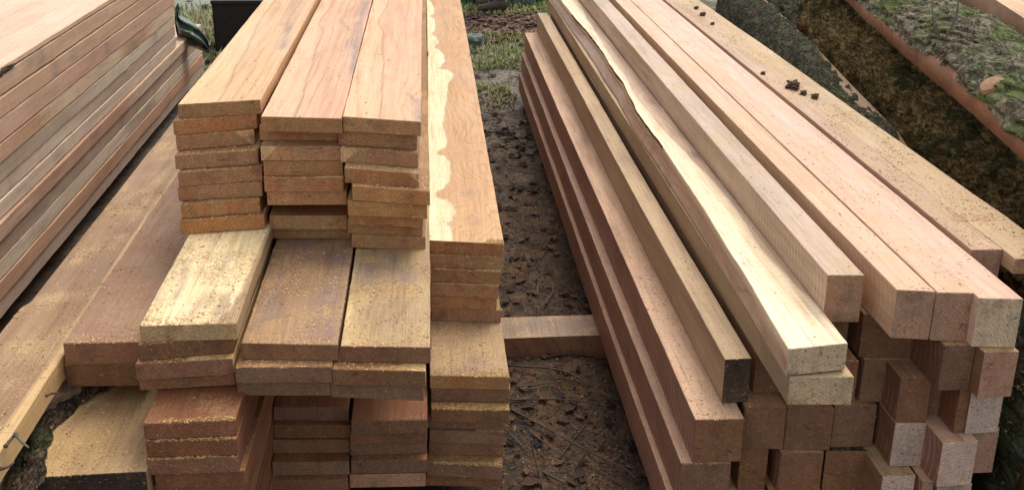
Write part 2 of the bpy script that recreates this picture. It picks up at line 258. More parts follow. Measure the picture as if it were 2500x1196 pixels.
# ------------------------------------------------------------------ boards
BOARDS = []
YMAX = {}
def interp(poly, y):
    p = sorted(poly, key=lambda q: q[1]); Yp = np.array([q[1] for q in p]); Xp = np.array([q[0] for q in p])
    i = np.clip(np.searchsorted(Yp, y)-1, 0, len(Yp)-2); t = np.clip((y-Yp[i])/(Yp[i+1]-Yp[i]+1e-9), 0, 1); t = t*t*(3-2*t)*.75+t*.25
    return Xp[i]*(1-t)+Xp[i+1]*t
def board(name, label, cat, group, L, Rr, t, yend, mats, hero=False, eL=None, eR=None, paint=None, tR=None, rag=.0012, bow=0., chL=0., notch=None):
    """L, Rr: world points (camera-relative) of the front top corners"""
    seed = int(abs(hash((round(L[0], 3), round(L[2], 3), round(L[1], 3)))) % 9973)
    tR = tR or t; w = Rr[0]-L[0]; org = np.array([(L[0]+Rr[0])/2, (L[1]+Rr[1])/2, (L[2]+Rr[2])/2-t/2])
    Lx = yend-org[1]; ds = .01 if hero else .022; ns = max(4, int(Lx/ds)); nu = 44 if hero else 5; c = .0013
    s = np.concatenate([[0], [.0016/Lx], np.linspace(.006/Lx, 1-.002/Lx, ns), [1]])
    us = np.linspace(0, 1, nu)
    prof = [(u, 0, 0, 0) for u in us[1:-1]]
    prof = [(0, 0, 0, -1), (0, 0, 1, 0)]+[(u, 0, 0, 0) for u in us[1:-1]]+[(1, 0, -1, 0), (1, 0, 0, -1)]
    prof += [(1, .5, 0, 0)]+[(1, 1, 0, 1), (1, 1, -1, 0)]+[(.5, 1, 0, 0)]+[(0, 1, 1, 0), (0, 1, 0, 1), (0, .5, 0, 0)]
    pr = np.array(prof); U = pr[:, 0]; V = pr[:, 1]
    yf = L[1]+(Rr[1]-L[1])*U
    Y = yf[None, :]+(yend-yf)[None, :]*s[:, None]
    X = np.broadcast_to(L[0]+w*U, Y.shape).copy(); T = t+(tR-t)*U
    Z = np.broadcast_to(L[2]+(Rr[2]-L[2])*U-T*V, Y.shape).copy()
    ins = np.zeros_like(Y); ins[0] = c; ins[-1] = c
    dxr = n1(Y*55, seed)*rag*1.2+n1(Y*9, seed+1)*rag*1.6+n1(Y*1.1, seed+9)*.004
    dzr = n1(Y*60, seed+2)*rag+n1(Y*7, seed+3)*rag*1.2
    isl = (U == 0)[None, :]; isr = (U == 1)[None, :]
    X += np.where(isl | isr, dxr, 0)+pr[None, :, 2]*c
    Z += np.where((V == 0) & ((U == 0) | (U == 1)), -np.abs(dzr), 0)+pr[None, :, 3]*c
    nk = np.maximum(0, n1(Y*4.5, seed+21)-.30)*.035*np.where(U == 0, 1, -1)*((U == 0) | (U == 1))*(V < .3); X += nk; Z -= np.abs(nk)*.8
    X += ins*np.sign(.5-U)[None, :]; Z -= ins*np.sign(.5-V)[None, :]
    if eL: X += np.where(V < .6, 1., .55)[None, :]*((1-U)**2)[None, :]*eL(Y) if hero else isl*eL(Y)
    if eR: X += isr*eR(Y)
    if bow: Z += bow*np.sin(np.pi*s)[:, None]
    rb = random.Random(seed); X += (rb.uniform(-.003, .003)*np.sin(np.pi*s)+rb.uniform(-.0015, .0015)*np.sin(2*np.pi*s))[:, None]; Z += (rb.uniform(-.0012, .0004)*np.sin(np.pi*s))[:, None]
    # front face unevenness
    Y[0] += np.abs(fbm(np.stack([X[0]*60, Z[0]*60, 0*X[0]], -1), seed))*.002
    k = len(prof); n = len(s)
    P = np.stack([X, Y, Z], -1).reshape(-1, 3)-org
    F = []; mi = []
    for i in range(n-1):
        for j in range(k):
            j2 = (j+1) % k; F.append((i*k+j, i*k+j2, (i+1)*k+j2, (i+1)*k+j)); mi.append(1 if (i == 0) else 0)
    F.append(tuple(range(k))[::-1]); mi.append(1); F.append(tuple((n-1)*k+j for j in range(k))); mi.append(1)
    at = paint(X.reshape(-1), Y.reshape(-1), Z.reshape(-1)) if paint else None
    o = mesh(name, P, F, mats, mi, loc=(org[0], org[1], org[2]+H), attrs=at)
    BOARDS.append(o); return tag(o, label, cat, group)
ORD = 'topmost,second,third,fourth,fifth,sixth,seventh,eighth,ninth,tenth,eleventh,twelfth,thirteenth,fourteenth'.split(',')
def column(rows, z0, t, tilt, yend, label, group, mats, gap=.0006, i0=0):
    """rows: ('T'|'B'|'H', xl,yl,xr,yr, opts) from the top down; T = top front edge, B = bottom front edge (upper part hidden), H = recessed"""
    z = z0; last = None; out = []
    for i, r in enumerate(rows):
        md = r[0]; o = r[-1] if isinstance(r[-1], dict) else {}
        tt = o.get('t', t); tl = o.get('tilt', tilt); zl, zr = z-tl/2, z+tl/2
        if md == 'T': Lp, Rp = onZ(r[1], r[2], zl), onZ(r[3], r[4], zr)
        elif md == 'B': Lp, Rp = onZ(r[1], r[2], zl-tt), onZ(r[3], r[4], zr-tt); Lp[2] = zl; Rp[2] = zr
        else: Lp = np.array([last[0][0]+r[1], last[0][1]+r[2], zl]); Rp = np.array([last[1][0]+r[1], last[1][1]+r[2], zr])
        sk = Rp[1]-Lp[1]; mY = (Rp[1]+Lp[1])/2
        if abs(sk) > .03: k = .03/abs(sk); Lp[1] = mY-sk*k/2; Rp[1] = mY+sk*k/2
        ms = [o.get('m', mats[0]), o.get('e', mats[1])]
        lb = o.get('label') or '%s plank counting down in the %s' % (ORD[i+i0], label)
        b = board(o.get('name', 'plank'), lb, o.get('cat', 'plank'), group, Lp, Rp, tt, yend+random.uniform(-.15, .15), ms, hero=o.get('hero', False), eL=o.get('eL'), paint=o.get('paint'))
        out.append((b, Lp, Rp)); last = (Lp, Rp); z -= tt+gap
    return z, out
def sm(x): return np.clip(x, 0, 1)
def painter(z, sapedge=None, side=1, lines=(), stains=(), knots=(), soft=.004, ringfollow=False, wamp=.006):
    se = [tuple(onZ(px, py, z)[:2]) for px, py in sapedge] if sapedge else None
    ls = [[tuple(onZ(px, py, z)[:2]) for px, py in l] for l in lines]
    ss = [([tuple(onZ(px, py, z)[:2]) for px, py in l], r) for l, r in stains]
    kn = [(onZ(px, py, z), r) for px, py, r in knots]
    def f(X, Y, Z):
        d = dict(sap=np.zeros_like(X), lin=np.zeros_like(X), stain=np.zeros_like(X), warp=np.zeros_like(X))
        wob = n1(Y*30, 5)*wamp+n1(Y*90, 6)*wamp*.4
        if se:
            e = interp(se, Y)+wob; d['sap'] = sm((e-X)*side/soft/2+.5); d['lin'] = np.maximum(d['lin'], np.exp(-((X-e)/.0025)**2)*.45); d['warp'] -= (e-e.mean())*(.85 if ringfollow else 0)
        for l in ls:
            e = interp(l, Y)+wob*.5; ys = [q[1] for q in l]; ok = (Y > min(ys)-.2) & (Y < max(ys)+3)
            d['lin'] = np.maximum(d['lin'], np.exp(-((X-e)/.0022)**2)*ok*.9)
            d['sap'] = np.maximum(d['sap'], sm((e-X)/.01+.5)*ok*.28)
            d['warp'] += np.exp(-((X-e)/.05)**2)*(e-l[-1][0])*.25*ok
        for l, r in ss:
            m = np.full_like(X, 9.)
            for (x0, y0), (x1, y1) in zip(l[:-1], l[1:]):
                vx, vy = x1-x0, y1-y0; tt = sm(((X-x0)*vx+(Y-y0)*vy)/(vx*vx+vy*vy+1e-9))
                m = np.minimum(m, np.hypot(X-x0-tt*vx, (Y-y0-tt*vy)*.6))
            d['stain'] = np.maximum(d['stain'], np.exp(-(m/r)**2))
        for p, r in kn:
            q = np.hypot((X-p[0]), (Y-p[1])*.35); d['warp'] += .03*np.exp(-(q/r)**2)*np.sign(1)
            d['stain'] = np.maximum(d['stain'], np.exp(-((X-p[0])**2+((Y-p[1])*.5)**2)/(r*.35)**2)*.9)
        d['sap'] = d['sap']*(Z > z-.012); return d
    return f
T = .0332
G1 = 'planks stacked in the middle pile'
YE = 5.7
# ---- column 1 (left of the three high columns)
pc1 = painter(-.628, lines=[[(634, 50), (612, 97), (602, 122), (576, 162), (562, 202), (533, 248)]],
    stains=[([(735, -10), (715, 30), (700, 60)], .022), ([(712, 50), (700, 90), (690, 120)], .014)], knots=[])
cl = 'left one of the three high columns'
z, c1 = column([
 ('T', 433, 256, 635, 244, dict(m=M_PEACH, hero=True, paint=pc1, label='smooth pale plank lying on top of the left one of the three high columns')),
 ('T', 421, 296, 626, 280), ('T', 428, 333, 620, 318, dict(e=E_SAP)), ('T', 425, 380, 629, 367), ('T', 433, 422, 639, 407),
 ('T', 434, 457, 640, 445), ('T', 440, 500, 634, 484), ('T', 439, 539, 645, 524)], -.628, T, .009, YE, cl, G1, [M_PLANK, E_BROWN])
pl1 = painter(z, sapedge=[(690, 480), (660, 560), (640, 600), (598, 700), (574, 745), (530, 790)], side=1, stains=[([(470, 765), (495, 735), (535, 735), (545, 760)], .022), ([(556, 630), (548, 650)], .010), ([(448, 640), (440, 690), (425, 720)], .012)])
z, c1b = column([
 ('T', 339, 796, 577, 789, dict(m=M_LOWS, e=E_YEL, hero=True, paint=pl1, label='yellow sapwood plank that juts forward below the left high column')),
 ('B', 341, 882, 572, 862), ('T', 328, 889, 566, 876), ('B', 342, 953, 575, 940)], z, T, .007, YE, cl, G1, [M_PLANK, E_DARK], i0=8)
Z12 = z
# ---- column 2
pc2 = painter(-.636, lines=[[(814, 7), (778, 58), (789, 79), (778, 104), (760, 166), (731, 259)]], stains=[([(895, 5), (875, 60), (868, 110), (858, 180)], .016), ([(862, 15), (832, 52), (855, 75)], .006), ([(850, 95), (838, 140)], .005)])
cl = 'middle one of the three high columns'
z, c2 = column([
 ('T', 637, 285, 834, 290, dict(m=M_PEACH, hero=True, paint=pc2, label='smooth pale plank lying on top of the middle one of the three high columns')),
 ('B', 635, 343, 826, 345, dict(m=M_PLANK)), ('T', 635, 358, 830, 358, dict(e=E_SAP, m=M_LOWS)), ('T', 643, 395, 837, 394), ('T', 644, 434, 838, 434),
 ('T', 650, 467, 845, 466), ('H', .01, .10), ('T', 657, 527, 847, 527), ('B', 667, 583, 857, 583)], -.636, T, .0, YE, cl, G1, [M_PLANK, E_BROWN])
pl2 = painter(z, stains=[([(800, 700), (790, 800)], .03), ([(740, 600), (840, 640)], .03), ([(690, 640), (640, 780)], .02)])
z, c2b = column([
 ('T', 587, 838, 822, 842, dict(m=M_LOWT, e=E_DARK, hero=True, paint=pl2, label='tan dusty plank that juts forward below the middle high column')),
 ('T', 573, 897, 810, 895), ('B', 582, 966, 810, 966)], z, T, .0, YE, cl, G1, [M_PLANK, E_DARK], i0=9)
# ---- column 3
pc3 = painter(-.64, lines=[[(947, 11), (924, 58), (937, 86), (933, 108), (937, 162), (929, 281)]], stains=[([(1035, 40), (1030, 75)], .01), ([(995, 225), (1015, 242), (1030, 255)], .007), ([(1020, 240), (1027, 285)], .012)], knots=[(1015, 240, .03)])
cl = 'right one of the three high columns'
z, c3 = column([
 ('T', 837, 285, 1028, 298, dict(m=M_PEACH, hero=True, paint=pc3, label='smooth pale plank lying on top of the right one of the three high columns')),
 ('B', 827, 354, 1018, 366), ('T', 831, 361, 1021, 375, dict(e=E_SAP)), ('T', 840, 411, 1021, 424, dict(e=E_SAP, m=M_LOWS)), ('T', 858, 454, 1048, 467),
 ('T', 848, 491, 1042, 500), ('B', 851, 549, 1032, 556), ('B', 850, 570, 1032, 577), ('B', 859, 605, 1039, 612)], -.64, T, -.011, YE, cl, G1, [M_PLANK, E_BROWN])
pl3 = painter(z, sapedge=[(880, 640), (872, 700), (868, 760), (860, 843)], soft=.01, stains=[([(960, 640), (1000, 680)], .03), ([(900, 640), (880, 700)], .03)], knots=[(960, 700, .04)])
z, c3b = column([
 ('T', 833, 845, 1052, 848, dict(m=M_LOWT, e=E_DARK, hero=True, paint=pl3, label='streaky tan plank that juts forward below the right high column')),
 ('T', 811, 901, 1039, 906), ('B', 808, 970, 1033, 979)], z, T, -.003, YE, cl, G1, [M_PLANK, E_DARK], i0=9)
# ---- column 4 (low one)
sap4 = [(1046, 0), (1055, 8), (1061, 22), (1061, 34), (1050, 41), (1060, 47), (1064, 60), (1063, 75), (1054, 83), (1066, 92), (1072, 105), (1062, 116), (1074, 124), (1085, 135), (1088, 148), (1080, 160), (1072, 168), (1098, 173), (1108, 182), (1104, 194), (1094, 206), (1092, 240), (1086, 275), (1083, 310), (1091, 340), (1090, 358), (1072, 370), (1068, 376), (1090, 384), (1099, 400), (1102, 421), (1098, 442), (1086, 460), (1064, 472), (1066, 482), (1094, 490), (1107, 502), (1113, 518), (1108, 538), (1092, 546), (1104, 556), (1106, 586)]
pc4 = painter(-.998, sapedge=sap4, ringfollow=True, stains=[([(1135, 470), (1165, 468)], .010)], knots=[(1170, 370, .03), (1150, 470, .05), (1170, 150, .03), (1165, 540, .03), (1120, 375, .012)])
cl = 'low column beside the muddy path'
z, c4 = column([
 ('T', 1048, 587, 1232, 596, dict(m=M_GOLD, e=E_BROWN, hero=True, paint=pc4, label='golden plank with cream sapwood stripe and wavy grain, on the low column by the path')),
 ('T', 1048, 621, 1229, 628), ('T', 1051, 657, 1222, 664), ('T', 1052, 692, 1217, 699), ('B', 1053, 753, 1213, 757), ('B', 1054, 784, 1223, 787)], -.998, T, -.003, YE, cl, G1, [M_PLANK, E_BROWN])
pl4 = painter(z, stains=[([(1080, 840), (1095, 830)], .01), ([(1180, 900), (1210, 890)], .02)], knots=[(1200, 905, .05), (1080, 840, .03)])
z, c4b = column([
 ('T', 1051, 916, 1245, 920, dict(m=M_LOWT, e=E_BROWN, hero=True, paint=pl4, label='knotty brown plank that juts forward below the low column by the path')),
 ('B', 1052, 979, 1244, 982), ('T', 1052, 998, 1244, 1001), ('B', 1041, 1045, 1233, 1050), ('T', 1048, 1049, 1229, 1054), ('B', 1048, 1110, 1229, 1113),
 ('T', 1042, 1129, 1227, 1139), ('B', 1041, 1185, 1226, 1190)], z, T, -.003, YE, cl, G1, [M_PLANK, E_DARK], i0=6)
# ---- foot of the high columns (deep in shade)
def filler(x0, x1, z0, z1, y, yend, label, group, mats, t=T, cat='plank'):
    z = z0; i = 0
    while z-t > z1-.005:
        board('plank', '%s recessed plank from the top in %s' % (ORD[i], label), cat, group, np.array([x0+random.uniform(-.004, .004), y+random.uniform(0, .03), z]), np.array([x1, y+random.uniform(0, .03), z]), t, yend, mats); z -= t+.0006; i += 1
    return z
G2 = 'shaded planks at the foot of the high columns'
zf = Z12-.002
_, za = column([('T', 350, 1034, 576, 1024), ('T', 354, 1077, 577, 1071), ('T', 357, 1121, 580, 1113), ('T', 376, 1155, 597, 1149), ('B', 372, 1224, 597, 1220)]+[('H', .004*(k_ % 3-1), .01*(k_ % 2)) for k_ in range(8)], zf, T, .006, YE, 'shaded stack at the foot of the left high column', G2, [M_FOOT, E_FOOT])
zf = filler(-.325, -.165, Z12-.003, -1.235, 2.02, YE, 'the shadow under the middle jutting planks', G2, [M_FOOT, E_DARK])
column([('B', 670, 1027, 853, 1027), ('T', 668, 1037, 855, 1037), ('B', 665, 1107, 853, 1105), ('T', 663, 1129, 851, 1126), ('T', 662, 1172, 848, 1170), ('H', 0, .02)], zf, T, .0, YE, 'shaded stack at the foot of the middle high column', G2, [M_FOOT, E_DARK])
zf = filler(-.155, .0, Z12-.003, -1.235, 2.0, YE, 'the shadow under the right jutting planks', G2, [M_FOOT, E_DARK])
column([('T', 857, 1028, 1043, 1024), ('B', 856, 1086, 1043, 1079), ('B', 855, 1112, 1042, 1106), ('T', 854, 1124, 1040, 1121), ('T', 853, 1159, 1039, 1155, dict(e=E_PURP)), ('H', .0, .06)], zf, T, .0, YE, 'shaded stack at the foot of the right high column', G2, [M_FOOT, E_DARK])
# ---- low flat boards left of the middle pile
G3 = 'wide planks laid low beside the middle pile'
board('plank', 'thick rusty red plank, upper one of the pair at the left of the yellow plank', 'plank', G3, onZ(153, 838, -.987), onZ(346, 834, -.987), .0475, YE, [M_RUST, endgrain('end_rust', (.34, .15, .08), (.27, .11, .055), fleck=(.42, .22, .12))])
board('plank', 'thick brown plank, lower one of the pair at the left of the yellow plank', 'plank', G3, onZ(158, 891, -1.035), onZ(346, 889, -1.035), .0475, YE, [M_RUST, E_DARK])
def wide_edge(Y):
    near = 1/(1+np.exp((Y-1.94)/.004)); return -.012*near+n1(Y*6, 3)*.004
xr, xl = -.703, -.845
def pwide(X, Y, Z):
    return dict(sap=sm((X-xr+.02-n1(Y*3, 2)*.03)/.01+.5)*.9, stain=sm(n1(Y*4, 8)*2)*np.exp(-((X-xl-.05)/.05)**2), lin=0*X, warp=n1(Y*2, 4)*.03)
board('plank', 'wide grey brown plank with a notched edge at the lower left of the photo', 'plank', G3, np.array([xl, 1.0, -1.02]), np.array([xr, 1.0, -1.02]), .048, YE, [M_FLAT, E_DARK], hero=True, eL=wide_edge, paint=pwide)
for i, (a, b) in enumerate(((-.85, -.72), (-.86, -.73), (-.85, -.725), (-.86, -.72))):
    board('plank', '%s thick plank counting down in the dark under the notched plank' % ORD[i], 'plank', G3, np.array([a, 2.45, -1.072-.105*i]), np.array([b, 2.45, -1.072-.105*i]), .102, YE, [M_PLANK, E_DARK])
# bark edged slab at the lower left
zs = -1.12; FL, FR = onZ(30, 1168, zs), onZ(356, 1151, zs)
FL[0] = -.72
slabedge = [onZ(px, py, zs)[:2] for px, py in ((85, 1160), (95, 1120), (105, 1080), (118, 1050), (170, 1000), (215, 975), (260, 950))]
slabedge += [slabedge[-1]+np.array([.01, .3]), slabedge[-1]+np.array([.02, 5])]
def slabL(Y): return interp([tuple(q) for q in slabedge], Y)-FL[0]-.022+.01*n1(Y*40, 6)+.012*n1(Y*12, 7)
def pslab(X, Y, Z):
    e = slabL(Y)+FL[0]; return dict(sap=sm((e+.055+n1(Y*14, 9)*.05-X)/.02), lin=np.exp(-((X-e-.012)/.006)**2), stain=np.exp(-((X-e)/.012)**2), warp=n1(Y*5, 3)*.02)
nb_sl = board('live_edge_slab', 'thick dusty slab with a mossy bark edge at the bottom left corner', 'slab', None, FL, FR, .10, YE, [M_SLABT, E_BLACK], hero=True, eL=slabL, paint=pslab)
def ribbon(name, pts, mat, parent, seed, off, amp=1.):
    """bark strip: pts = list of stations, each a list of cross-section points"""
    A = np.array(pts); n, k, _ = A.shape; d = (fbm(A*38, seed, 5)[..., None]*.022+fbm(A*110, seed+7, 3)[..., None]*.010)*amp
    A = A+np.array(off)*d; V = A.reshape(-1, 3); F = [(i*k+j, (i+1)*k+j, (i+1)*k+j+1, i*k+j+1) for i in range(n-1) for j in range(k-1)]
    return mesh(name, V, F, [mat], smooth=False, parent=parent)
org = np.array(nb_sl.location)-np.array([0, 0, H])
st = []
for y in np.linspace(1.42, 2.6, 230):
    e = float(slabL(np.array([y]))[0]+FL[0]); w_ = .026+.010*float(n1(np.array([y*9]), 4)[0])
    st.append([np.array([e+w_+.010-.040*a-.030*math.sin(a*1.57), y, zs+.004+.016*math.sin(min(1, a*2)*3.14)-.050*max(0, a-.45)**1.2])-org for a in np.linspace(0, 1.6, 40)])
ribbon('bark', st, M_BARKS, nb_sl, 11, (-.5, 0, .9), .62)
for i in range(3):
    board('plank', '%s thick plank down beneath the bark edged slab' % ORD[i], 'plank', G3, np.array([-.70, 1.54+.02*i, zs-.102-.098*i]), np.array([-.54, 1.54, zs-.102-.098*i]), .097, YE, [M_PLANK, E_BLACK])
# ------------------------------------------------------------------ left pile
G4 = 'thick boards in the left pile'
yb = [184, 238, 291, 351, 401, 450, 494, 541, 590, 640, 690, 741, 790]
XL = -1.3
zb = [(lambda d: XL*d[2]/d[0])(ray(0, y)) for y in yb]; zb[-1] = -1.52
ztop = -.785; prev = ztop
M_LEFTG = wood('wood_left_grey', (.60, .45, .335), (.52, .37, .265), (.28, .17, .11), sap=(.74, .61, .46), freq=26, ring=.3, dust=.05, kerf=.07, specks=.4, var=.10, blotch=.8, sat=.95)
def pleft(i):
    def f(X, Y, Z):
        sp = np.zeros_like(X)
        if i in (4, 5, 6, 7, 8, 10): sp = sm((n1(Y*1.6+3*i, i)+.12+n1(Z*60+Y*4, 3)*.3)*12)
        return dict(sap=sp*.9, lin=0*X, stain=np.exp(-((Y-3.25-.1*i)/.035)**2)*(i in (1, 2))*(1.)+np.clip(n1(Y*3.3+7*i, 2)*3-.55, 0, .9)*.8+np.exp(-((Y-2.9-.37*i % 2.1)/.05)**2)*.6, warp=n1(Y*2.2, i)*.03)
    return f
for i, zz in enumerate(zb):
    far = 5.15 if i < 8 else 5.70
    t = prev-zz-.0055; x = XL+random.uniform(-.006, .006)+(.006 if i == 3 else 0)
    if i == 0:
        tops = [(0, 124), (30, 108), (60, 99), (103, 84), (130, 56), (158, 40), (193, 20), (228, 0)]
        def eR(Y): return .012*n1(Y*3, 2)
    lab = 'broad pale board on top of the left pile with a bark pocket on its edge' if i == 0 else '%s board from the top in the left pile, seen along its long edge' % ORD[i]
    Lp = np.array([x-.8+random.uniform(-.05, .05), 1.2, prev]); Rp = np.array([x, 1.2, prev])
    yend = far+random.uniform(-.02, .02)
    # mirror trick: paint on the right face needs dense rows, so these get hero meshes
    o = board('board', lab, 'board', G4, Lp, Rp, t, yend, [M_LEFTT if i == 0 else (M_LEFTG if i in (5, 6, 7, 9, 10, 12) else M_LEFT), E_DARK], hero=False, paint=pleft(i), rag=.003)
    prev = zz
    if i == 0: top_board = o
# bark pocket on the top board's edge
org = np.array(top_board.location)-np.array([0, 0, H]); st = []
for y in np.linspace(2.86, 3.13, 60):
    a = (y-2.86)/.27; wv = .017*math.sin(math.pi*a)**.6
    st.append([np.array([XL+.0035+.004*math.sin(math.pi*q), y, ztop-.016-wv*(q-.5)*1.6])-org for q in np.linspace(0, 1, 10)])
ribbon('bark_pocket', st, M_BARKS, top_board, 5, (.35, 0, .2))
# ------------------------------------------------------------------ right pile
G5 = 'beams stacked in the right pile'
ZR = dict(A=-.897, B=-1.004, C=-1.107, D=-1.21, E=-1.315, F=-1.42, G=-1.52)
nxt = dict(A='B', B='C', C='D', D='E', E='F', F='G')
def beam(row, q, label, m, e, yend=5.35, edge='T', zt=None, zbm=None, name='squared_timber', **k):
    z0 = ZR[row] if zt is None else zt; z1 = ZR[nxt[row]]+.001 if zbm is None else zbm
    if edge == 'T': L, Rr = onZ(q[0], q[1], z0), onZ(q[2], q[3], z0)
    else: L, Rr = onZ(q[0], q[1], z1), onZ(q[2], q[3], z1); L[2] = Rr[2] = z0
    sk = Rr[1]-L[1]; mY = (Rr[1]+L[1])/2
    if abs(sk) > .03: L[1] = mY-.015*np.sign(sk); Rr[1] = mY+.015*np.sign(sk)
    return board(name, label, 'timber', G5, L, Rr, z0-z1, yend, [m, e], **k), L, Rr
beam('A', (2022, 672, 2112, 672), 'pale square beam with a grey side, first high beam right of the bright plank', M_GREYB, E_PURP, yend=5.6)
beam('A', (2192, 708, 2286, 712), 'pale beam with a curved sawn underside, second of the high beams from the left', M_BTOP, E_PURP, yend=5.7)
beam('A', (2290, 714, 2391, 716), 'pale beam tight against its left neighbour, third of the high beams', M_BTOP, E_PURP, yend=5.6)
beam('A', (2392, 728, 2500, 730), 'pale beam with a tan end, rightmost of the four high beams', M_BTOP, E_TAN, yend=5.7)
ZW = -.897
a1 = onZ(2368, 610, ZW); a2 = onZ(2449, 609, ZW); a3 = onZ(2500, 632, ZW)
board('squared_timber', 'broad dusty beam end set back behind the rightmost high beam', 'timber', G5, np.array([1.155, a1[1], ZW]), np.array([a2[0], a2[1], ZW]), .085, 5.9, [M_WIDE, E_PURP])
def wr(Y): return .014*n1(Y*2.2, 4)+.006*n1(Y*9, 5)+.01
board('plank', 'broad dusty plank along the right edge of the right pile', 'plank', G5, np.array([a2[0]+.001, onZ(2480, 632, ZW)[1], ZW]), np.array([1.318, onZ(2480, 632, ZW)[1], ZW]), .036, 5.9, [M_WIDE, E_PURP], eR=wr)
for i in range(5):
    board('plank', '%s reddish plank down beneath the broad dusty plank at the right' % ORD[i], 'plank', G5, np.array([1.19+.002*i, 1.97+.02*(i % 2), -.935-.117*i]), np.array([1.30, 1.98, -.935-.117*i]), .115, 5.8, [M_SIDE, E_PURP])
# row B fronts
rB = 'second row of the right pile'
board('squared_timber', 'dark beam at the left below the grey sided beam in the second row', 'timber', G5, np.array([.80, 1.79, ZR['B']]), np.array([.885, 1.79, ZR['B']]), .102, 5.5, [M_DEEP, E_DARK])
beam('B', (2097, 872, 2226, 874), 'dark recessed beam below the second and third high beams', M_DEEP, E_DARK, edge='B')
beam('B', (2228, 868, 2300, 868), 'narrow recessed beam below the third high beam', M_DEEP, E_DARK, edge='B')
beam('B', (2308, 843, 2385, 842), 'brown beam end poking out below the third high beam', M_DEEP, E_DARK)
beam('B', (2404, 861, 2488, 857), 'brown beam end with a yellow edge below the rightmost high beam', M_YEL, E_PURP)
# yellow and brown pieces between dark ended beam and bright plank
beam('C', (1765, 722, 1834, 722), 'yellow sided beam recessed behind the beam with the black end', M_YEL, E_DARK, zt=-1.10)
# row C
beam('C', (1770, 878, 1835, 875), 'narrow beam with a black weathered end, lying on the pink beam', M_TANB, E_BLACK, zt=-1.104)
beam('C', (1838, 960, 1915, 960), 'small recessed beam end in the shade between black ended and bright pieces', M_PLANK, E_DARK, edge='B')
beam('C', (1930, 985, 2000, 985), 'recessed beam directly under the bright plank', M_PLANK, E_DARK, edge='B', zt=-1.11)
beam('C', (2012, 982, 2085, 982), 'second recessed beam under the bright plank, at its right', M_PLANK, E_DARK, edge='B', zt=-1.11)
beam('C', (2112, 878, 2228, 880), 'square red brown beam end below the second high beam', M_PINK, E_DARK, tR=None)
beam('C', (2252, 888, 2337, 882), 'brown beam end with a greenish lit top below the third high beam', M_YEL, E_DARK)
beam('C', (2345, 950, 2372, 950), 'slim recessed beam end beside the cracked pale beam', M_DEEP, E_DARK, edge='T')
beam('C', (2373, 953, 2454, 948), 'pale beam end with a diagonal crack at the right border of the pile', M_DEEP, E_PALE)
# row D
_, pL, pR = beam('D', (1697, 1025, 1817, 1022), 'big pink sawdusty beam along the left flank, top one', M_PINK, E_DARK, yend=5.32)
beam('D', (1819, 992, 1922, 994), 'dark beam end with a blue black stain right of the pink beam', M_DEEP, E_DARK)
beam('D', (1924, 995, 2038, 997), 'reddish square beam end under the bright plank', M_DEEP, E_DARK)
beam('D', (2040, 990, 2144, 988), 'brown square beam end right of the reddish one under the bright plank', M_DEEP, E_DARK)
beam('D', (2186, 1028, 2262, 1028), 'recessed brown beam end above the pale purple one', M_DEEP, E_DARK, edge='B', zt=ZR['C'], zbm=ZR['D']+.001)
beam('D', (2187, 1034, 2264, 1033), 'pale purple beam end with a chipped corner', M_DEEP, E_PALE)
beam('C', (2264, 1012, 2344, 1012), 'grey purple recessed beam end above the longest jutting beam', M_DEEP, E_DARK, edge='B', zt=ZR['C'])
beam('D', (2304, 1082, 2390, 1076), 'pale beam end that juts out furthest with a dusty top at the lower right', M_PINK, E_PALE)
beam('D', (2371, 1051, 2442, 1048), 'brown purple beam end at the right edge of the pile behind the jutting one', M_PINK, E_PURP)
# row E
beam('E', (1664, 1131, 1786, 1131), 'pink sawn beam along the left flank, directly under the top pink one', M_PINK, E_DARK, yend=5.28)
beam('E', (1808, 1096, 1876, 1095), 'dark recessed beam end low beside the pink beams', M_DEEP, E_DARK)
beam('E', (1908, 1106, 2012, 1104), 'brown beam end with a chamfered corner low in the right pile', M_PINK, E_DARK)
beam('E', (2018, 1101, 2133, 1101), 'dark mossy beam end low in the right pile', M_BARKS, E_DARK, rag=.004)
beam('E', (2157, 1164, 2238, 1160), 'grey beam end with a yellowish dusty top near the bottom right', M_YEL, E_PALE)
beam('E', (2252, 1175, 2281, 1175), 'slim beam end at the bottom beside the grey one', M_PINK, E_PURP)
beam('E', (2290, 1182, 2374, 1180), 'pale beam end directly under the furthest jutting beam', M_DEEP, E_PALE)
# row F
pF = [onZ(1627, 1196, ZR['F'])[0], 0]
board('squared_timber', 'lowest pink beam along the left flank of the right pile', 'timber', G5, np.array([pF[0], 1.70, ZR['F']]), np.array([pF[0]+.10, 1.70, ZR['F']]), .099, 5.25, [M_PINK, E_DARK])
for i, x in enumerate((.62, .73, .84, .95, 1.06)):
    board('squared_timber', '%s beam from the left in the bottom row of the right pile' % ORD[i+1], 'beam', G5, np.array([x, 1.66+.05*(i % 2), ZR['F']]), np.array([x+.10, 1.66+.05*(i % 2), ZR['F']]), .099, 5.3, [M_SIDE, E_DARK])
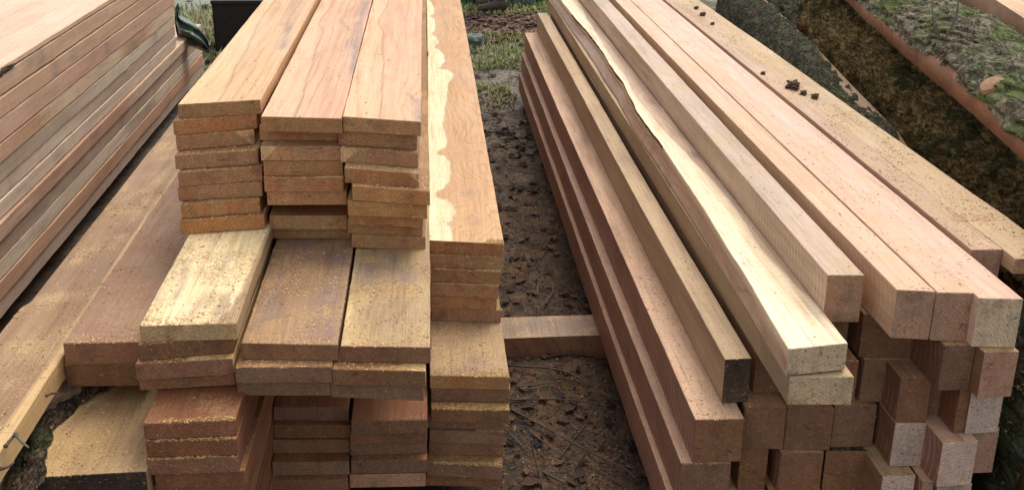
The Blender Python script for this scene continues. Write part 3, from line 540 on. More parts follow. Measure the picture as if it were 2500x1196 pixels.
# upper pieces on row C: the bright waney plank on its beam
zw = -.98; zw2 = -1.04
wl = [(1369, 0), (1400, 40), (1440, 85), (1470, 125), (1490, 160), (1520, 200), (1540, 240), (1560, 280), (1620, 360), (1700, 480), (1800, 640), (1925, 850)]
wlp = [tuple(onZ(px, py, zw)[:2]) for px, py in wl]
wL, wR = onZ(1925, 852, zw), onZ(2071, 838, zw)
def wedge(Y):
    e = interp(wlp, Y)-wL[0]; return np.clip(e, -.03, .06)+n1(Y*30, 3)*.004*(Y > 2.6)
sapw = [(1412, 0), (1440, 54), (1481, 117), (1500, 150), (1527, 184), (1553, 234), (1607, 301), (1678, 376), (1741, 439), (1793, 500), (1860, 604), (1950, 700), (2030, 770), (2090, 850)]
pwn = painter(zw, sapedge=sapw, ringfollow=True, lines=[[(1480, 60), (1560, 170), (1640, 290), (1760, 400), (1880, 520), (1990, 680)]], stains=[([(1560, 150), (1620, 240)], .02), ([(1690, 330), (1760, 400)], .012)], knots=[(1590, 250, .05), (1700, 380, .05)], soft=.012)
wp = board('live_edge_board', 'brightest plank with cream sapwood and a wavy bark edge on the right pile', 'plank', G5, wL, wR, .058, 5.5, [M_WANEY, E_TAN], hero=True, eL=wedge, paint=pwn)
L2 = onZ(1940, 935, zw2-.002); R2 = onZ(2076, 905, zw2-.002); ym = (L2[1]+R2[1])/2; L2[1] = ym+.004; R2[1] = ym-.004
board('squared_timber', 'tan beam directly beneath the bright cream plank', 'timber', G5, L2, R2, .062, 5.5, [M_TANB, E_TAN])
org = np.array(wp.location)-np.array([0, 0, H]); st = []
for y in np.linspace(2.75, 4.7, 260):
    e = wL[0]+float(wedge(np.array([y]))[0]); sc_ = .5+float(n1(np.array([y*5]), 7)[0])
    st.append([np.array([e-.001-.004*math.sin(q*3.14)*sc_, y, zw+.001-.014*q*(sc_+.2)])-org for q in np.linspace(0, 1, 8)])
ribbon('bark', st, bark('bark_reddish', (.34, .14, .06), (.42, .22, .10), (.20, .14, .09), moss=.0, sc=2), wp, 21, (-.5, 0, .1), .12)
# bearers under the piles
zbr = -1.52
by0, by1 = onZ(1230, 826, zbr)[1], onZ(1230, 775, zbr)[1]
def bearer(y, yb_, label):
    V = []; n = 60
    for i in range(n):
        x = -2.0+3.3*i/(n-1)
        for (yy, z) in ((y, zbr), (yb_, zbr), (yb_, -1.61), (y, -1.61)):
            V.append([x, yy+.012*float(n1(np.array([x*7]), int(yy*10))[0]), z+(0 if z < -1.55 else -abs(.004*float(n1(np.array([x*11]), 3)[0])))+H])
    F = [(i*4+j, i*4+(j+1) % 4, (i+1)*4+(j+1) % 4, (i+1)*4+j) for i in range(n-1) for j in range(4)]+[(3, 2, 1, 0), tuple((n-1)*4+j for j in range(4))]
    V = np.array(V); mi = [1 if j == 3 else 0 for i in range(n-1) for j in range(4)]+[0, 0]; o = mesh('bearer', V-np.array([0, y, 0]), F, [wood('wood_bearer_%d' % int(y), (.34, .235, .15), (.25, .165, .10), (.14, .08, .05), freq=20, ring=.2, dust=.4, specks=.8, var=0, sat=1.), M_ORANGE], mi, loc=(0, y, 0))
    BOARDS.append(o); return tag(o, label, 'timber', 'bearers under the timber piles')
bearer(by0, by1, 'old timber bearer crossing the muddy gap between two piles')
bearer(1.75, 1.85, 'near timber bearer hidden in the dark under the piles')

# ------------------------------------------------------------------ ground
def ground_mat():
    nb = NB('mud_and_grass'); tc = nb.n('TexCoord').outputs['Object']
    sep = nb.n('SeparateXYZ'); nb.put(sep.inputs[0], tc); x, y, z = sep.outputs
    c = nb.mix(nb.ramp(nb.noise(tc, 7., 5., .65), .38, .62), (.055, .034, .022), (.11, .070, .042))
    c = nb.mix(nb.ramp(nb.noise(tc, 11., 6., .75), .47, .60), c, (.17, .09, .042))
    c = nb.mix(nb.ramp(nb.noise(tc, 45., 5., .75), .50, .60, 0, .85), c, (.030, .021, .018))
    far = nb.ramp(nb.math('ADD', y, nb.math('MULTIPLY', nb.noise(tc, 2.5, 3.), 1.2)), 4.3, 5.6)
    c = nb.mix(nb.math('MULTIPLY', far, .85), c, nb.mix(nb.ramp(nb.noise(tc, 16., 5., .7), .38, .62), (.13, .105, .075), (.26, .22, .17)))
    gr = nb.math('MULTIPLY', nb.ramp(y, 5.4, 6.4), nb.ramp(nb.noise(tc, 3.2, 4., .6), .40, .54))
    c = nb.mix(nb.math('MULTIPLY', gr, .8), c, nb.mix(nb.noise(tc, 60., 3.), (.05, .075, .02), (.14, .15, .05)))
    lf = nb.math('MULTIPLY', nb.ramp(nb.math('ABSOLUTE', nb.math('SUBTRACT', y, 7.35)), .25, .6, 1, 0), nb.ramp(nb.noise(tc, 30., 4., .7), .35, .6))
    c = nb.mix(lf, c, (.17, .085, .055))
    gy = nb.math('MULTIPLY', nb.ramp(y, 7.6, 8.2), nb.ramp(x, -1., -1.3))
    c = nb.mix(gy, c, nb.mix(nb.noise(tc, 20., 3.), (.20, .23, .18), (.30, .30, .25)))
    wet = nb.ramp(nb.noise(tc, 4., 4., .6), .45, .6, .9, .38)
    nb.bump(nb.noise(tc, 120., 6., .75), .9, .012)
    return nb.fin(c, wet, .45)
xs = np.concatenate([np.linspace(-60, -4, 14), np.linspace(-3.8, .08, 70), np.linspace(.1, 1.1, 96), np.linspace(1.13, 4, 60), np.linspace(4.5, 60, 14)])
ys = np.concatenate([np.linspace(-20, .5, 8), np.linspace(.6, 1.35, 16), np.linspace(1.36, 4.6, 250), np.linspace(4.62, 9.5, 190), np.linspace(9.8, 90, 24)])
def gz(X, Y):
    p = np.stack([X, Y, 0*X], -1)
    return -1.6+.030*fbm(p*3.1, 31, 3)+.009*fbm(p*9, 33, 4)+.005*fbm(p*41, 35, 2)+.05*sm((Y-6)/3)*vn(p*1.3, 9)
GX, GY = np.meshgrid(xs, ys); GZ = gz(GX, GY)
nx_, ny_ = len(xs), len(ys)
ii = (np.arange(ny_-1)[:, None]*nx_+np.arange(nx_-1)[None, :]).reshape(-1)
gr_ = mesh('ground', np.stack([GX, GY, GZ+H], -1).reshape(-1, 3), np.stack([ii, ii+1, ii+nx_+1, ii+nx_], -1).tolist(), [ground_mat()], smooth=False)
tag(gr_, kind='structure')
# ------------------------------------------------------------------ logs and slabs on the right
LOGS = []
def sweep(name, label, cat, stations, closed, mats, mi_f, seed, amp, smooth=True, parent=None, amp2=.3, sharp=()):
    A = np.array(stations); n, k, _ = A.shape
    org = A[n//2].mean(0)
    cen = A.mean(1, keepdims=True); d = A-cen; dn = d/np.maximum(np.linalg.norm(d, axis=2, keepdims=True), 1e-6)
    q = A*np.array([1, .45, 1]); D = fbm(q*9, seed, 3)*amp+np.abs(fbm(q*34, seed+5, 4))*amp*.7+(.25-np.abs(fbm(A*np.array([30, 7, 30]), seed+3, 3)))*amp*1.3+fbm(A*90, seed+8, 2)*amp*amp2
    if len(sharp):
        D = D*np.array([0 if j in sharp else 1 for j in range(k)])[None, :]
    A = A+dn*D[..., None]; V = A.reshape(-1, 3)-org; F = []; mi = []
    for i in range(n-1):
        for j in range(k if closed else k-1):
            j2 = (j+1) % k; F.append((i*k+j, (i+1)*k+j, (i+1)*k+j2, i*k+j2)); mi.append(mi_f(j))
    if closed:
        F.append(tuple(range(k))); F.append(tuple((n-1)*k+j for j in range(k))[::-1]); mi += [len(mats)-1]*2
    fc = np.array([V[list(f[:3])].mean(0) for f in F[::7]]); fn = np.array([np.cross(V[f[1]]-V[f[0]], V[f[2]]-V[f[0]]) for f in F[::7]])
    cc_ = np.array([A[min(max(int(i*7/max(len(F), 1)*n), 0), n-1)].mean(0)-org for i in range(len(fc))])
    if (fn*(fc-cc_)).sum() < 0: F = [f[::-1] for f in F]
    o = mesh(name, V, F, mats, mi, smooth=smooth, parent=parent, loc=(org[0], org[1], org[2]+H))
    if parent is not None: o.location = Vector((org[0], org[1], org[2]+H))-parent.location
    else: tag(o, label, cat); LOGS.append(o)
    return o
def axis(p0, p1, n): p0, p1 = np.array(p0), np.array(p1); return [p0+(p1-p0)*t for t in np.linspace(0, 1, n)]
def round_log(name, label, p0, p1, r0, r1, mat, seed, n=340, k=130, amp=.035):
    st = []
    for t, c in zip(np.linspace(0, 1, n), axis(p0, p1, n)):
        r = r0+(r1-r0)*t; rr = r*(1-.18*max(0, (t-.985)/.015))
        st.append([c+rr*np.array([math.cos(a), 0, math.sin(a)])*(1+.06*math.sin(2*a+1+t*2)) for a in np.linspace(0, 2*math.pi, k, endpoint=False)])
    o = sweep(name, label, 'log', st, True, [mat, E_DARK], lambda j: 0, seed, amp)
    return o
def tagg(o, g): o['group'] = g; return o
G6 = 'logs and slabs lying right of the timber'
# slab on its edge: bark towards the timber, thin cut rim on top
P1 = [np.array([1.335, 1.6]), np.array([1.40, 2.15]), np.array([1.48, 2.62]), np.array([1.69, 3.97]), np.array([1.85, 5.17]), np.array([2.0, 6.2])]
def rimx(y): return float(np.interp(y, [p[1] for p in P1], [p[0] for p in P1]))
st = []; st2 = []
for y in np.linspace(1.6, 6.0, 330):
    dz_ = -.16*max(0, (2.9-y)/1.3); x = rimx(y)+.05*dz_; w = .012*float(n1(np.array([y*2]), 3)[0])
    arc = [np.array([x-.012-.15*math.sin(math.radians(a))*.9, y, -1.28+w+dz_*(1+math.cos(math.radians(a)))/2+.28*math.cos(math.radians(a))]) for a in np.linspace(3, 172, 46)]
    st2.append(arc); st.append([np.array([x-.006, y, -1.0+w+dz_]), np.array([x+.004, y, -1.56])]+[q+np.array([.010 if k_ > 40 else .030, 0, -.004 if k_ > 40 else 0]) for k_, q in enumerate(arc[::-1])])
sl1 = sweep('bark_slab', 'mossy bark slab on its edge with a thin pale sawn rim along the right pile', 'slab', st, True, [wood('wood_rim', (.30, .20, .12), (.22, .14, .08), (.15, .09, .05), var=0), E_DARK], lambda j: 0, 41, .0)
sweep('bark', None, None, st2, False, [M_BARKG], lambda j: 0, 42, .028, parent=sl1); tagg(sl1, G6)
tagg(round_log('mossy_log', 'thick log covered in brown moss between two bark slabs', (1.80, 1.85, -1.20), (2.22, 4.95, -1.15), .31, .28, M_BARKM, 51, amp=.05), G6)
tagg(round_log('dark_log', 'dark rough log half hidden beyond the end of the mossy log', (2.05, 4.3, -1.42), (3.0, 8.5, -1.40), .22, .22, M_BARKD, 61, n=160, amp=.05), G6)
tagg(round_log('dark_log', 'black log low in the shade at the bottom right corner', (1.48, 1.0, -1.47), (1.62, 2.6, -1.47), .14, .14, M_BARKD, 66, n=120, k=60, amp=.04), G6)
# slab lying flat: orange sawn side, bright mossy bark on top
E3 = [(1.16*1.143, 1.32*1.143), (1.25*1.143, 1.85*1.143), (1.32*1.143, 2.22*1.143), (1.42*1.143, 2.77*1.143), (1.60*1.143, 3.61*1.143), (1.80*1.143, 4.6*1.143)]
def e3(y): return float(np.interp(y, [p[1] for p in E3], [p[0] for p in E3]))
st = []; st2 = []
for y in np.linspace(1.5, 5.3, 340):
    x = e3(y)+.02*float(n1(np.array([y*3]), 5)[0]); hh = .052+.05*float(n1(np.array([y*3.3]), 6)[0])
    st.append([np.array([x, y, -.80]), np.array([x+.33, y, -.80])]+[np.array([x+.165+.158*math.cos(math.radians(a)), y, -.80+hh*.7+.10*math.sin(math.radians(a))]) for a in np.linspace(10, 165, 12)]+[np.array([x+.004, y, -.80+hh])])
    st2.append([np.array([x+.165+.165*math.cos(math.radians(a)), y, -.80+hh*.72+.11*math.sin(math.radians(a))]) for a in np.linspace(0, 172, 56)])
sl3 = sweep('bark_slab', 'slab with an orange sawn side and bright green moss on its bark', 'slab', st, True, [M_ORANGE, E_DARK], lambda j: 0, 71, .004)
sweep('bark', None, None, st2, False, [M_BARKB], lambda j: 0, 72, .030, parent=sl3); tagg(sl3, G6)
# knot stub on that slab
# fourth slab high at the top right: thin reddish rim over black bark
E4 = [(1.62, 1.86), (1.944, 2.964), (2.136, 3.696), (2.64, 5.52)]
st = []; st2 = []
for y in np.linspace(1.8, 5.6, 240):
    x = float(np.interp(y, [p[1] for p in E4], [p[0] for p in E4]))+.015*float(n1(np.array([y*4]), 5)[0])
    arc = [np.array([x+.06-.10*math.sin(math.radians(a)), y, -.96+.25*math.cos(math.radians(a))]) for a in np.linspace(30, 180, 30)]
    st2.append(arc); st.append([np.array([x+.03, y, -.738]), np.array([x+.36, y, -.78]), np.array([x+.32, y, -1.2])]+[q+np.array([.01, 0, 0]) for q in arc[::-1]])
sl4 = sweep('bark_slab', 'dark slab with a thin red brown rim at the top right', 'slab', st, True, [wood('wood_rim_red', (.34, .17, .11), (.26, .12, .08), (.14, .06, .04), var=0), E_DARK], lambda j: 0, 81, .008)
sweep('bark', None, None, st2, False, [M_BARKD], lambda j: 0, 82, .03, parent=sl4); tagg(sl4, G6)
# timber resting on it in the corner
c1_, c2_ = onZ(2430, 0, -.62), onZ(2500, 45, -.62); dirn = (c1_-c2_)/np.linalg.norm(c1_-c2_)
st = []
for t in np.linspace(-.9, 2.5, 60):
    p = c2_+dirn*t; st.append([p+np.array(q) for q in ((0, 0, 0), (.16, 0, 0), (.16, 0, -.10), (0, 0, -.10))])
o = sweep('sawn_timber', 'pale sawn timber crossing the top right corner above the dark slab', 'timber', st, True, [M_SIDE, E_TAN], lambda j: 0, 91, .002, smooth=False)
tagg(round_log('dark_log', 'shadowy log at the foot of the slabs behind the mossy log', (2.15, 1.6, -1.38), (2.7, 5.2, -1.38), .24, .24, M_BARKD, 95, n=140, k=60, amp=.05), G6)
tagg(round_log('dark_log', 'added dark upper log filling the shaded gap behind the green mossy slab', (2.12, 1.7, -1.08), (2.75, 5.4, -1.08), .20, .20, M_BARKD, 97, n=140, k=60, amp=.05), G6)  # log added to keep the gap behind the slab black
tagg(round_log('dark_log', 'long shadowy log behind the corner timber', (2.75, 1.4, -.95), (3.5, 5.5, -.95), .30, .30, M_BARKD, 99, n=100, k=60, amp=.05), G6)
# ------------------------------------------------------------------ thin things
def tube(name, pts, r0, r1, mat, parent=None, k=6, sub=6):
    P = [np.array(p) for p in pts]; Q = []
    for i in range(len(P)-1):
        a, b, c, d = P[max(i-1, 0)], P[i], P[i+1], P[min(i+2, len(P)-1)]
        for t in np.linspace(0, 1, sub, endpoint=False): Q.append(.5*((2*b)+(c-a)*t+(2*a-5*b+4*c-d)*t*t+(3*b-a-3*c+d)*t**3))
    Q.append(P[-1]); V = []; n = len(Q)
    for i, q in enumerate(Q):
        tg = Q[min(i+1, n-1)]-Q[max(i-1, 0)]; tg = tg/(np.linalg.norm(tg)+1e-9); u = np.cross(tg, [.3, .2, .93]); u /= np.linalg.norm(u)+1e-9; v = np.cross(tg, u)
        r = (r0+(r1-r0)*i/(n-1))*(1+.3*random.uniform(-1, 1))
        for j in range(k): a = 6.283*j/k; V.append(q+r*(u*math.cos(a)+v*math.sin(a)))
    F = [(i*k+j, i*k+(j+1) % k, (i+1)*k+(j+1) % k, (i+1)*k+j) for i in range(n-1) for j in range(k)]+[tuple(range(k))[::-1], tuple((n-1)*k+j for j in range(k))]
    V = np.array(V); o_ = V[0].copy(); return mesh(name, V-o_, F, [mat], smooth=True, parent=parent, loc=(o_[0], o_[1], o_[2]+H))
M_TWD = plain('twig_dark', (.07, .045, .03), (.13, .09, .06), 90); M_TWL = plain('twig_light', (.17, .13, .095), (.10, .075, .055), 90)
def gpt(px, py, lift=.008):
    p = onZ(px, py, -1.6); p[2] = float(gz(p[0], p[1]))+lift; return p
TW = [('pale twig bent into a hoop on the mud behind the bearer', [(1310, 733), (1316, 698), (1336, 689), (1351, 715), (1336, 747), (1310, 771)], .004, M_TWL, .02),
 ('long thin twig slanting from the middle pile in front of the bearer', [(1246, 910), (1383, 937), (1499, 986)], .004, M_TWD, .03),
 ('straight dark twig lying level across the muddy gap', [(1243, 977), (1383, 983), (1493, 992)], .0035, M_TWD, .02),
 ('longest twig running down the muddy gap to the bottom edge', [(1249, 1001), (1325, 1047), (1412, 1094), (1522, 1163), (1557, 1193)], .004, M_TWD, .02),
 ('dark forked twig low in the muddy gap', [(1295, 1053), (1383, 1123), (1476, 1140)], .003, M_TWD, .015),
 ('short twig at the bottom edge of the muddy gap', [(1325, 1158), (1383, 1196)], .004, M_TWD, .01),
 ('thin twig touching the right pile in front of the bearer', [(1383, 942), (1440, 930), (1485, 931)], .002, M_TWL, .02),
 ('brown stick close to the front face of the bearer', [(1336, 884), (1400, 882), (1476, 880)], .005, M_TWD, .012),
 ('long thin stalk on the mud far behind the bearer', [(1188, 372), (1238, 401), (1334, 437)], .004, M_TWL, .015),
 ('small curved twig beside the hoop shaped one', [(1290, 745), (1300, 722), (1322, 715)], .003, M_TWD, .01)]
for lab, pts, r, m_, lf in TW:
    tag(tube('twig', [gpt(px, py, lf*math.sin((i+.4)/len(pts)*3.1)) for i, (px, py) in enumerate(pts)], r*.75, r*.4, m_), lab, 'twig', 'twigs on the muddy ground')
for i in range(80):
    x, y = random.uniform(.22, .66), random.uniform(1.45, 5.2); a = random.uniform(-.7, .7)+(0 if random.random() < .5 else 1.57); l = random.uniform(.05, .16)
    pts = [np.array([x+math.cos(a)*l*t, y+math.sin(a)*l*t+.01*math.sin(t*5+i), 0]) for t in (-1, -.3, .4, 1)]
    for p in pts: p[2] = float(gz(p[0], p[1]))+.007
    tag(tube('twig', pts, .0020, .0010, M_TWD if i % 3 else M_TWL), 'small loose twig lying in the muddy gap between the piles', 'twig', 'small twigs strewn on the mud')
sp = tag(tube('dead_sprig', [onY(2292, 96, 2.80), onY(2284, 72, 2.80), onY(2277, 40, 2.81), onY(2275, -30, 2.85)], .0035, .002, M_TWL), 'pale upright dead sprig growing on the green mossy slab, left one', 'sprig', 'dead sprigs on the mossy slab')
tube('side_shoot', [onY(2295, 96, 2.80)-np.array(sp.location)+np.array([0, 0, H-H]), onY(2290, 70, 2.80)-np.array(sp.location), onY(2283, 50, 2.80)-np.array(sp.location)], .002, .0012, M_TWL, parent=sp)
sp = tag(tube('dead_sprig', [onY(2308, 94, 2.80), onY(2325, 62, 2.80), onY(2336, 35, 2.80), onY(2342, -30, 2.83)], .0045, .003, M_TWL), 'thicker leaning dead sprig on the green mossy slab, right one', 'sprig', 'dead sprigs on the mossy slab')
for i, pts in enumerate(([(13, 1089), (28, 1070), (37, 1060)], [(38, 1058), (50, 1075), (70, 1092)], [(0, 1143), (20, 1138), (34, 1128)], [(112, 966), (125, 960), (142, 958)])):
    tag(tube('twig', [onZ(px, py, -1.012+.004*i) for px, py in pts], .0035, .0015, M_TWD if i != 1 else plain('moss_twig', (.16, .16, .09), (.08, .08, .04), 90)),
        ['dark twig on the notched plank at the left border', 'mossy twig hanging off the notched plank edge', 'thin pale twig on the notched plank near the corner', 'tiny sliver on the lit edge of the notched plank'][i], 'twig', 'twigs on the notched plank')
# mud clods
def clod(p, r, lab):
    n = 10; V = []; F = []
    for i in range(n+1):
        for j in range(2*n):
            a, b = math.pi*i/n, math.pi*j/n; d = np.array([math.sin(a)*math.cos(b), math.sin(a)*math.sin(b)*1.3, math.cos(a)*.55])
            V.append(d*r*(1+1.4*float(fbm(d[None]*2.2+p[0]*9, 3)[0])))
    for i in range(n):
        for j in range(2*n): F.append((i*2*n+j, (i+1)*2*n+j, (i+1)*2*n+(j+1) % (2*n), i*2*n+(j+1) % (2*n)))
    o = mesh('mud_clod', V, F, [M_MUD], loc=(p[0], p[1], p[2]+H+r*.3)); tag(o, lab, 'clod', 'mud clods on the broad dusty plank')
M_MUD = plain('mud_clod', (.11, .07, .05), (.05, .032, .025), 150, .9, .2, 1.)
for px, py, r, lab in ((1937, 214, .022, 'largest dark mud clod on the broad dusty plank'), (1962, 230, .011, 'small mud clod just below the largest one'), (1990, 239, .013, 'mud clod alone at the right of the largest'), (1863, 181, .008, 'tiny mud clod near the seam of the high beam'),
                       (1716, 38, .013, 'mud clod high on the broad plank, nearest the log'), (1700, 22, .011, 'mud clod at the top of the broad plank'), (1740, 60, .009, 'little clod trailing down from the top group')):
    clod(onZ(px, py, ZW), r, lab)
# a grey green stone at the edge of the grass
sn_ = []; F = []; n = 14
for i in range(n+1):
    for j in range(2*n):
        a, b = math.pi*i/n, math.pi*j/n; d = np.array([math.sin(a)*math.cos(b), math.sin(a)*math.sin(b), math.cos(a)*.75]); d = d/np.max(np.abs(d*[1, 1, 1.15]))**.55
        sn_.append(d*.062*(1+.5*float(fbm(d[None]*1.6, 8)[0])))
for i in range(n):
    for j in range(2*n): F.append((i*2*n+j, (i+1)*2*n+j, (i+1)*2*n+(j+1) % (2*n), i*2*n+(j+1) % (2*n)))
p = gpt(1158, 112, .02); tag(mesh('stone', sn_, F, [plain('stone_grey', (.17, .20, .18), (.10, .12, .11), 40, .8, .3, .6)], loc=(p[0], p[1], p[2]+H)), 'grey green stone half sunk at the grass edge beyond the gap', 'stone')
# yellow gum lumps on the low column
M_GUM = plain('yellow_sawdust', (.62, .46, .16), (.45, .31, .10), 260, .95, .1, 1.)
# ------------------------------------------------------------------ plastic sheet, black box, person
Yb = 5.36
up = [(434, 8), (438, 36), (452, 44), (470, 54), (485, 68), (497, 82), (505, 97), (509, 112), (510, 126)]
lo = [(430, 18), (428, 60), (434, 94), (450, 104), (462, 112), (475, 118), (488, 123), (500, 127), (509, 130)]
V = []; nu, nv = 33, 20
for i in range(nu):
    t = i/(nu-1)*(len(up)-1); a = int(min(t, len(up)-2)); f_ = t-a
    pu = np.array(up[a])*(1-f_)+np.array(up[a+1])*f_; pl_ = np.array(lo[a])*(1-f_)+np.array(lo[a+1])*f_
    for j in range(nv):
        v = j/(nv-1); px, py = pu*(1-v)+pl_*v; y = Yb-.07*math.sin(v*3.14)*math.sin(min(1, i/(nu-1)+.1)*3.14)+.022*math.sin(v*15+i*.22)+.02*float(fbm(np.array([[i*.22, v*4, 0]]), 3)[0])
        V.append(onY(px, py, y))
F = [(i*nv+j, i*nv+j+1, (i+1)*nv+j+1, (i+1)*nv+j) for i in range(nu-1) for j in range(nv-1)]
V = np.array(V); o_ = V[0].copy()
nb = NB('plastic_green'); tc, rnd, oc = base(nb); cc = nb.mix(nb.ramp(nb.noise(oc, 9., 3.), .4, .6), (.035, .05, .045), (.09, .15, .12)); cc = nb.mix(nb.ramp(nb.noise(oc, 22., 3.), .58, .64, 0, .8), cc, (.25, .17, .11)); nb.bump(nb.noise(oc, 25., 4.), .8, .02)
bag = mesh('plastic_sheet', V-o_, F, [nb.fin(cc, .35, .5)], smooth=True, loc=(o_[0], o_[1], o_[2]+H)); sd_ = bag.modifiers.new('thick', 'SOLIDIFY'); sd_.thickness = .003
tag(bag, 'crumpled dark green plastic sheet hanging at the far end of the left pile', 'plastic sheet')
BX = bpy.data.objects.new('metal_box', None); COL.objects.link(BX); BX.location = (-1.05, 6.3, 0)
tag(BX, 'low black metal box on the ground behind the high columns', 'metal box')
def bxm(name, x0, x1, y0, y1, z0, z1, mat, par):
    V = np.array([[x, y, z] for x in (x0, x1) for y in (y0, y1) for z in (z0, z1)]); c_ = V.mean(0)
    F = [(0, 1, 3, 2), (4, 6, 7, 5), (0, 4, 5, 1), (2, 3, 7, 6), (0, 2, 6, 4), (1, 5, 7, 3)]
    o = mesh(name, V-c_, F, [mat], loc=c_-np.array(par.location), parent=par); b_ = o.modifiers.new('b', 'BEVEL'); b_.width = .004; b_.segments = 2; return o
M_BLK = plain('black_metal', (.012, .010, .010), (.022, .018, .016), 30, .6, .4, .2)
q = onZ(516, 4, -1.22); bx0, by_ = q[0], q[1]; q = q+np.array([0, .45, 0])
bxm('panel', bx0, bx0+.9, q[1], q[1]+.012, .05, .38, M_BLK, BX); bxm('panel', bx0, bx0+.012, by_, q[1], .05, .36, M_BLK, BX); bxm('panel', bx0+.012, bx0+.9, by_, by_+.012, .05, .36, M_BLK, BX)
bxm('lid', bx0-.006, bx0+.92, by_-.01, q[1]+.02, .36, .385, M_BLK, BX)
for sx in (bx0+.04, bx0+.8):
    for sy in (by_+.04, q[1]-.06): bxm('foot', sx, sx+.05, sy, sy+.05, -.02, .05, M_BLK, BX)
def skin(name, verts, edges, mat, parent=None, sub=2):
    m = bpy.data.meshes.new(name); m.from_pydata([v[:3] for v in verts], edges, []); m.materials.append(mat); o = bpy.data.objects.new(name, m); COL.objects.link(o)
    md = o.modifiers.new('skin', 'SKIN'); md.use_smooth_shade = True
    if not m.skin_vertices: pass
    for i, v in enumerate(verts):
        sv = m.skin_vertices[0].data[i]; sv.radius = (v[3], v[4] if len(v) > 4 else v[3]); sv.use_root = (i == 0)
    s_ = o.modifiers.new('sub', 'SUBSURF'); s_.levels = s_.render_levels = sub
    if parent: o.parent = parent
    return o
PX, PY = .60, 7.95
M_SKIN = plain('skin', (.50, .30, .22), (.42, .24, .17), 30, .6); M_TRS = plain('trouser_cloth', (.085, .070, .062), (.05, .04, .036), 30, .95, .1, .6); M_BOOT = plain('boot_leather', (.12, .085, .065), (.06, .04, .03), 60, .6); M_JKT = plain('jacket_cloth', (.05, .06, .07), (.035, .04, .05), 40, .9, .1)
v = [(0, 0, .95, .14, .11), (0, 0, 1.15, .13, .10), (0, 0, 1.38, .16, .11), (0, 0, 1.50, .06), (-.01, 0, 1.60, .075, .085), (-.02, 0, 1.70, .075, .09), (-.01, 0, 1.76, .04)]
ed = [(0, 1), (1, 2), (2, 3), (3, 4), (4, 5), (5, 6)]
v += [(-.115, 0, 1.62, .014), (-.10, 0, 1.56, .02)]; ed += [(4, 7), (4, 8)]
for sg in (-1, 1):
    b0 = len(v); v += [(0, .1*sg, .88, .085), (-.03, .11*sg, .50, .06), (.0, .12*sg, .12, .038)]; ed += [(0, b0), (b0, b0+1), (b0+1, b0+2)]
    b0 = len(v); v += [(0, .20*sg, 1.42, .05), (.03, .25*sg, 1.14, .04), (-.06, .24*sg, .90, .028), (-.08, .24*sg, .85, .03, .015)]; ed += [(2, b0), (b0, b0+1), (b0+1, b0+2), (b0+2, b0+3)]
    hb = b0+3
    for f_ in range(4):
        b1 = len(v); l = (.045, .052, .048, .036)[f_]; fx = -.105+f_*.018; v += [(fx, .24*sg, .80, .009), (fx-.008, .235*sg, .80-l, .008)]; ed += [(hb, b1), (b1, b1+1)]
    b1 = len(v); v += [(-.115, .235*sg, .85, .009), (-.13, .225*sg, .815, .008)]; ed += [(hb, b1), (b1, b1+1)]
pe = skin('person', v, ed, M_SKIN, sub=2); pe.location = (PX, PY, .0); tag(pe, 'person in dark grey trousers and muddy brown boots standing beyond the gap', 'person')
skin('trousers', [(0, 0, .98, .15, .12), (0, -.10, .86, .105), (-.03, -.12, .5, .085), (.0, -.12, .10, .082), (0, .10, .86, .105), (-.03, .12, .5, .085), (.02, .12, .10, .08)], [(0, 1), (1, 2), (2, 3), (0, 4), (4, 5), (5, 6)], M_TRS, pe)
skin('jacket', [(0, 0, .95, .155, .125), (0, 0, 1.15, .15, .12), (0, 0, 1.38, .175, .125), (0, 0, 1.49, .075)]+[(0, .21*s_, 1.42, .065) for s_ in (-1, 1)]+[(.03, .26*s_, 1.14, .055) for s_ in (-1, 1)]+[(-.05, .25*s_, .93, .042) for s_ in (-1, 1)], [(0, 1), (1, 2), (2, 3), (2, 4), (2, 5), (4, 6), (5, 7), (6, 8), (7, 9)], M_JKT, pe)
skin('hair', [(.02, 0, 1.70, .085, .088), (.0, 0, 1.77, .06), (.05, 0, 1.62, .06)], [(0, 1), (0, 2)], plain('hair', (.04, .025, .015)), pe)
for sg in (-1, 1):
    skin('boot', [(.0, .12*sg, .10, .055), (.01, .12*sg, .045, .045), (-.10, .12*sg, .035, .040, .035), (-.20, .12*sg, .022, .034, .028), (.045, .12*sg, .05, .035)], [(0, 1), (1, 2), (2, 3), (1, 4)], M_BOOT, pe)
# ------------------------------------------------------------------ loose litter (scattered by casting rays on the finished piles)
bpy.context.view_layer.update(); dg = bpy.context.evaluated_depsgraph_get()
kd = Vector(ray(2422, 204)); kok, kl, kn_, _f, _o, _m = S.ray_cast(dg, Vector((0, 0, H)), kd.normalized(), distance=9)
if kok:
    kn_ = (kl-Vector((e3(kl.y)+.165, kl.y, H-.86))).normalized(); ka = kn_.orthogonal().normalized(); kb = kn_.cross(ka)
    V = [kl+kn_*.005]+[kl+kn_*h_+ka*(r_*math.cos(a)*(1+.12*math.sin(3*a)))+kb*(r_*1.3*math.sin(a)) for h_, r_ in ((.002, .026), (-.016, .033)) for a in np.linspace(0, 6.283, 18, endpoint=False)]
    F = [(0, 1+i, 1+(i+1) % 18) for i in range(18)]+[(1+i, 19+i, 19+(i+1) % 18, 1+(i+1) % 18) for i in range(18)]
    mesh('knot', [v_-sl3.location for v_ in V], F, [plain('knot_wood', (.40, .25, .15), (.28, .16, .09), 90)], parent=sl3)
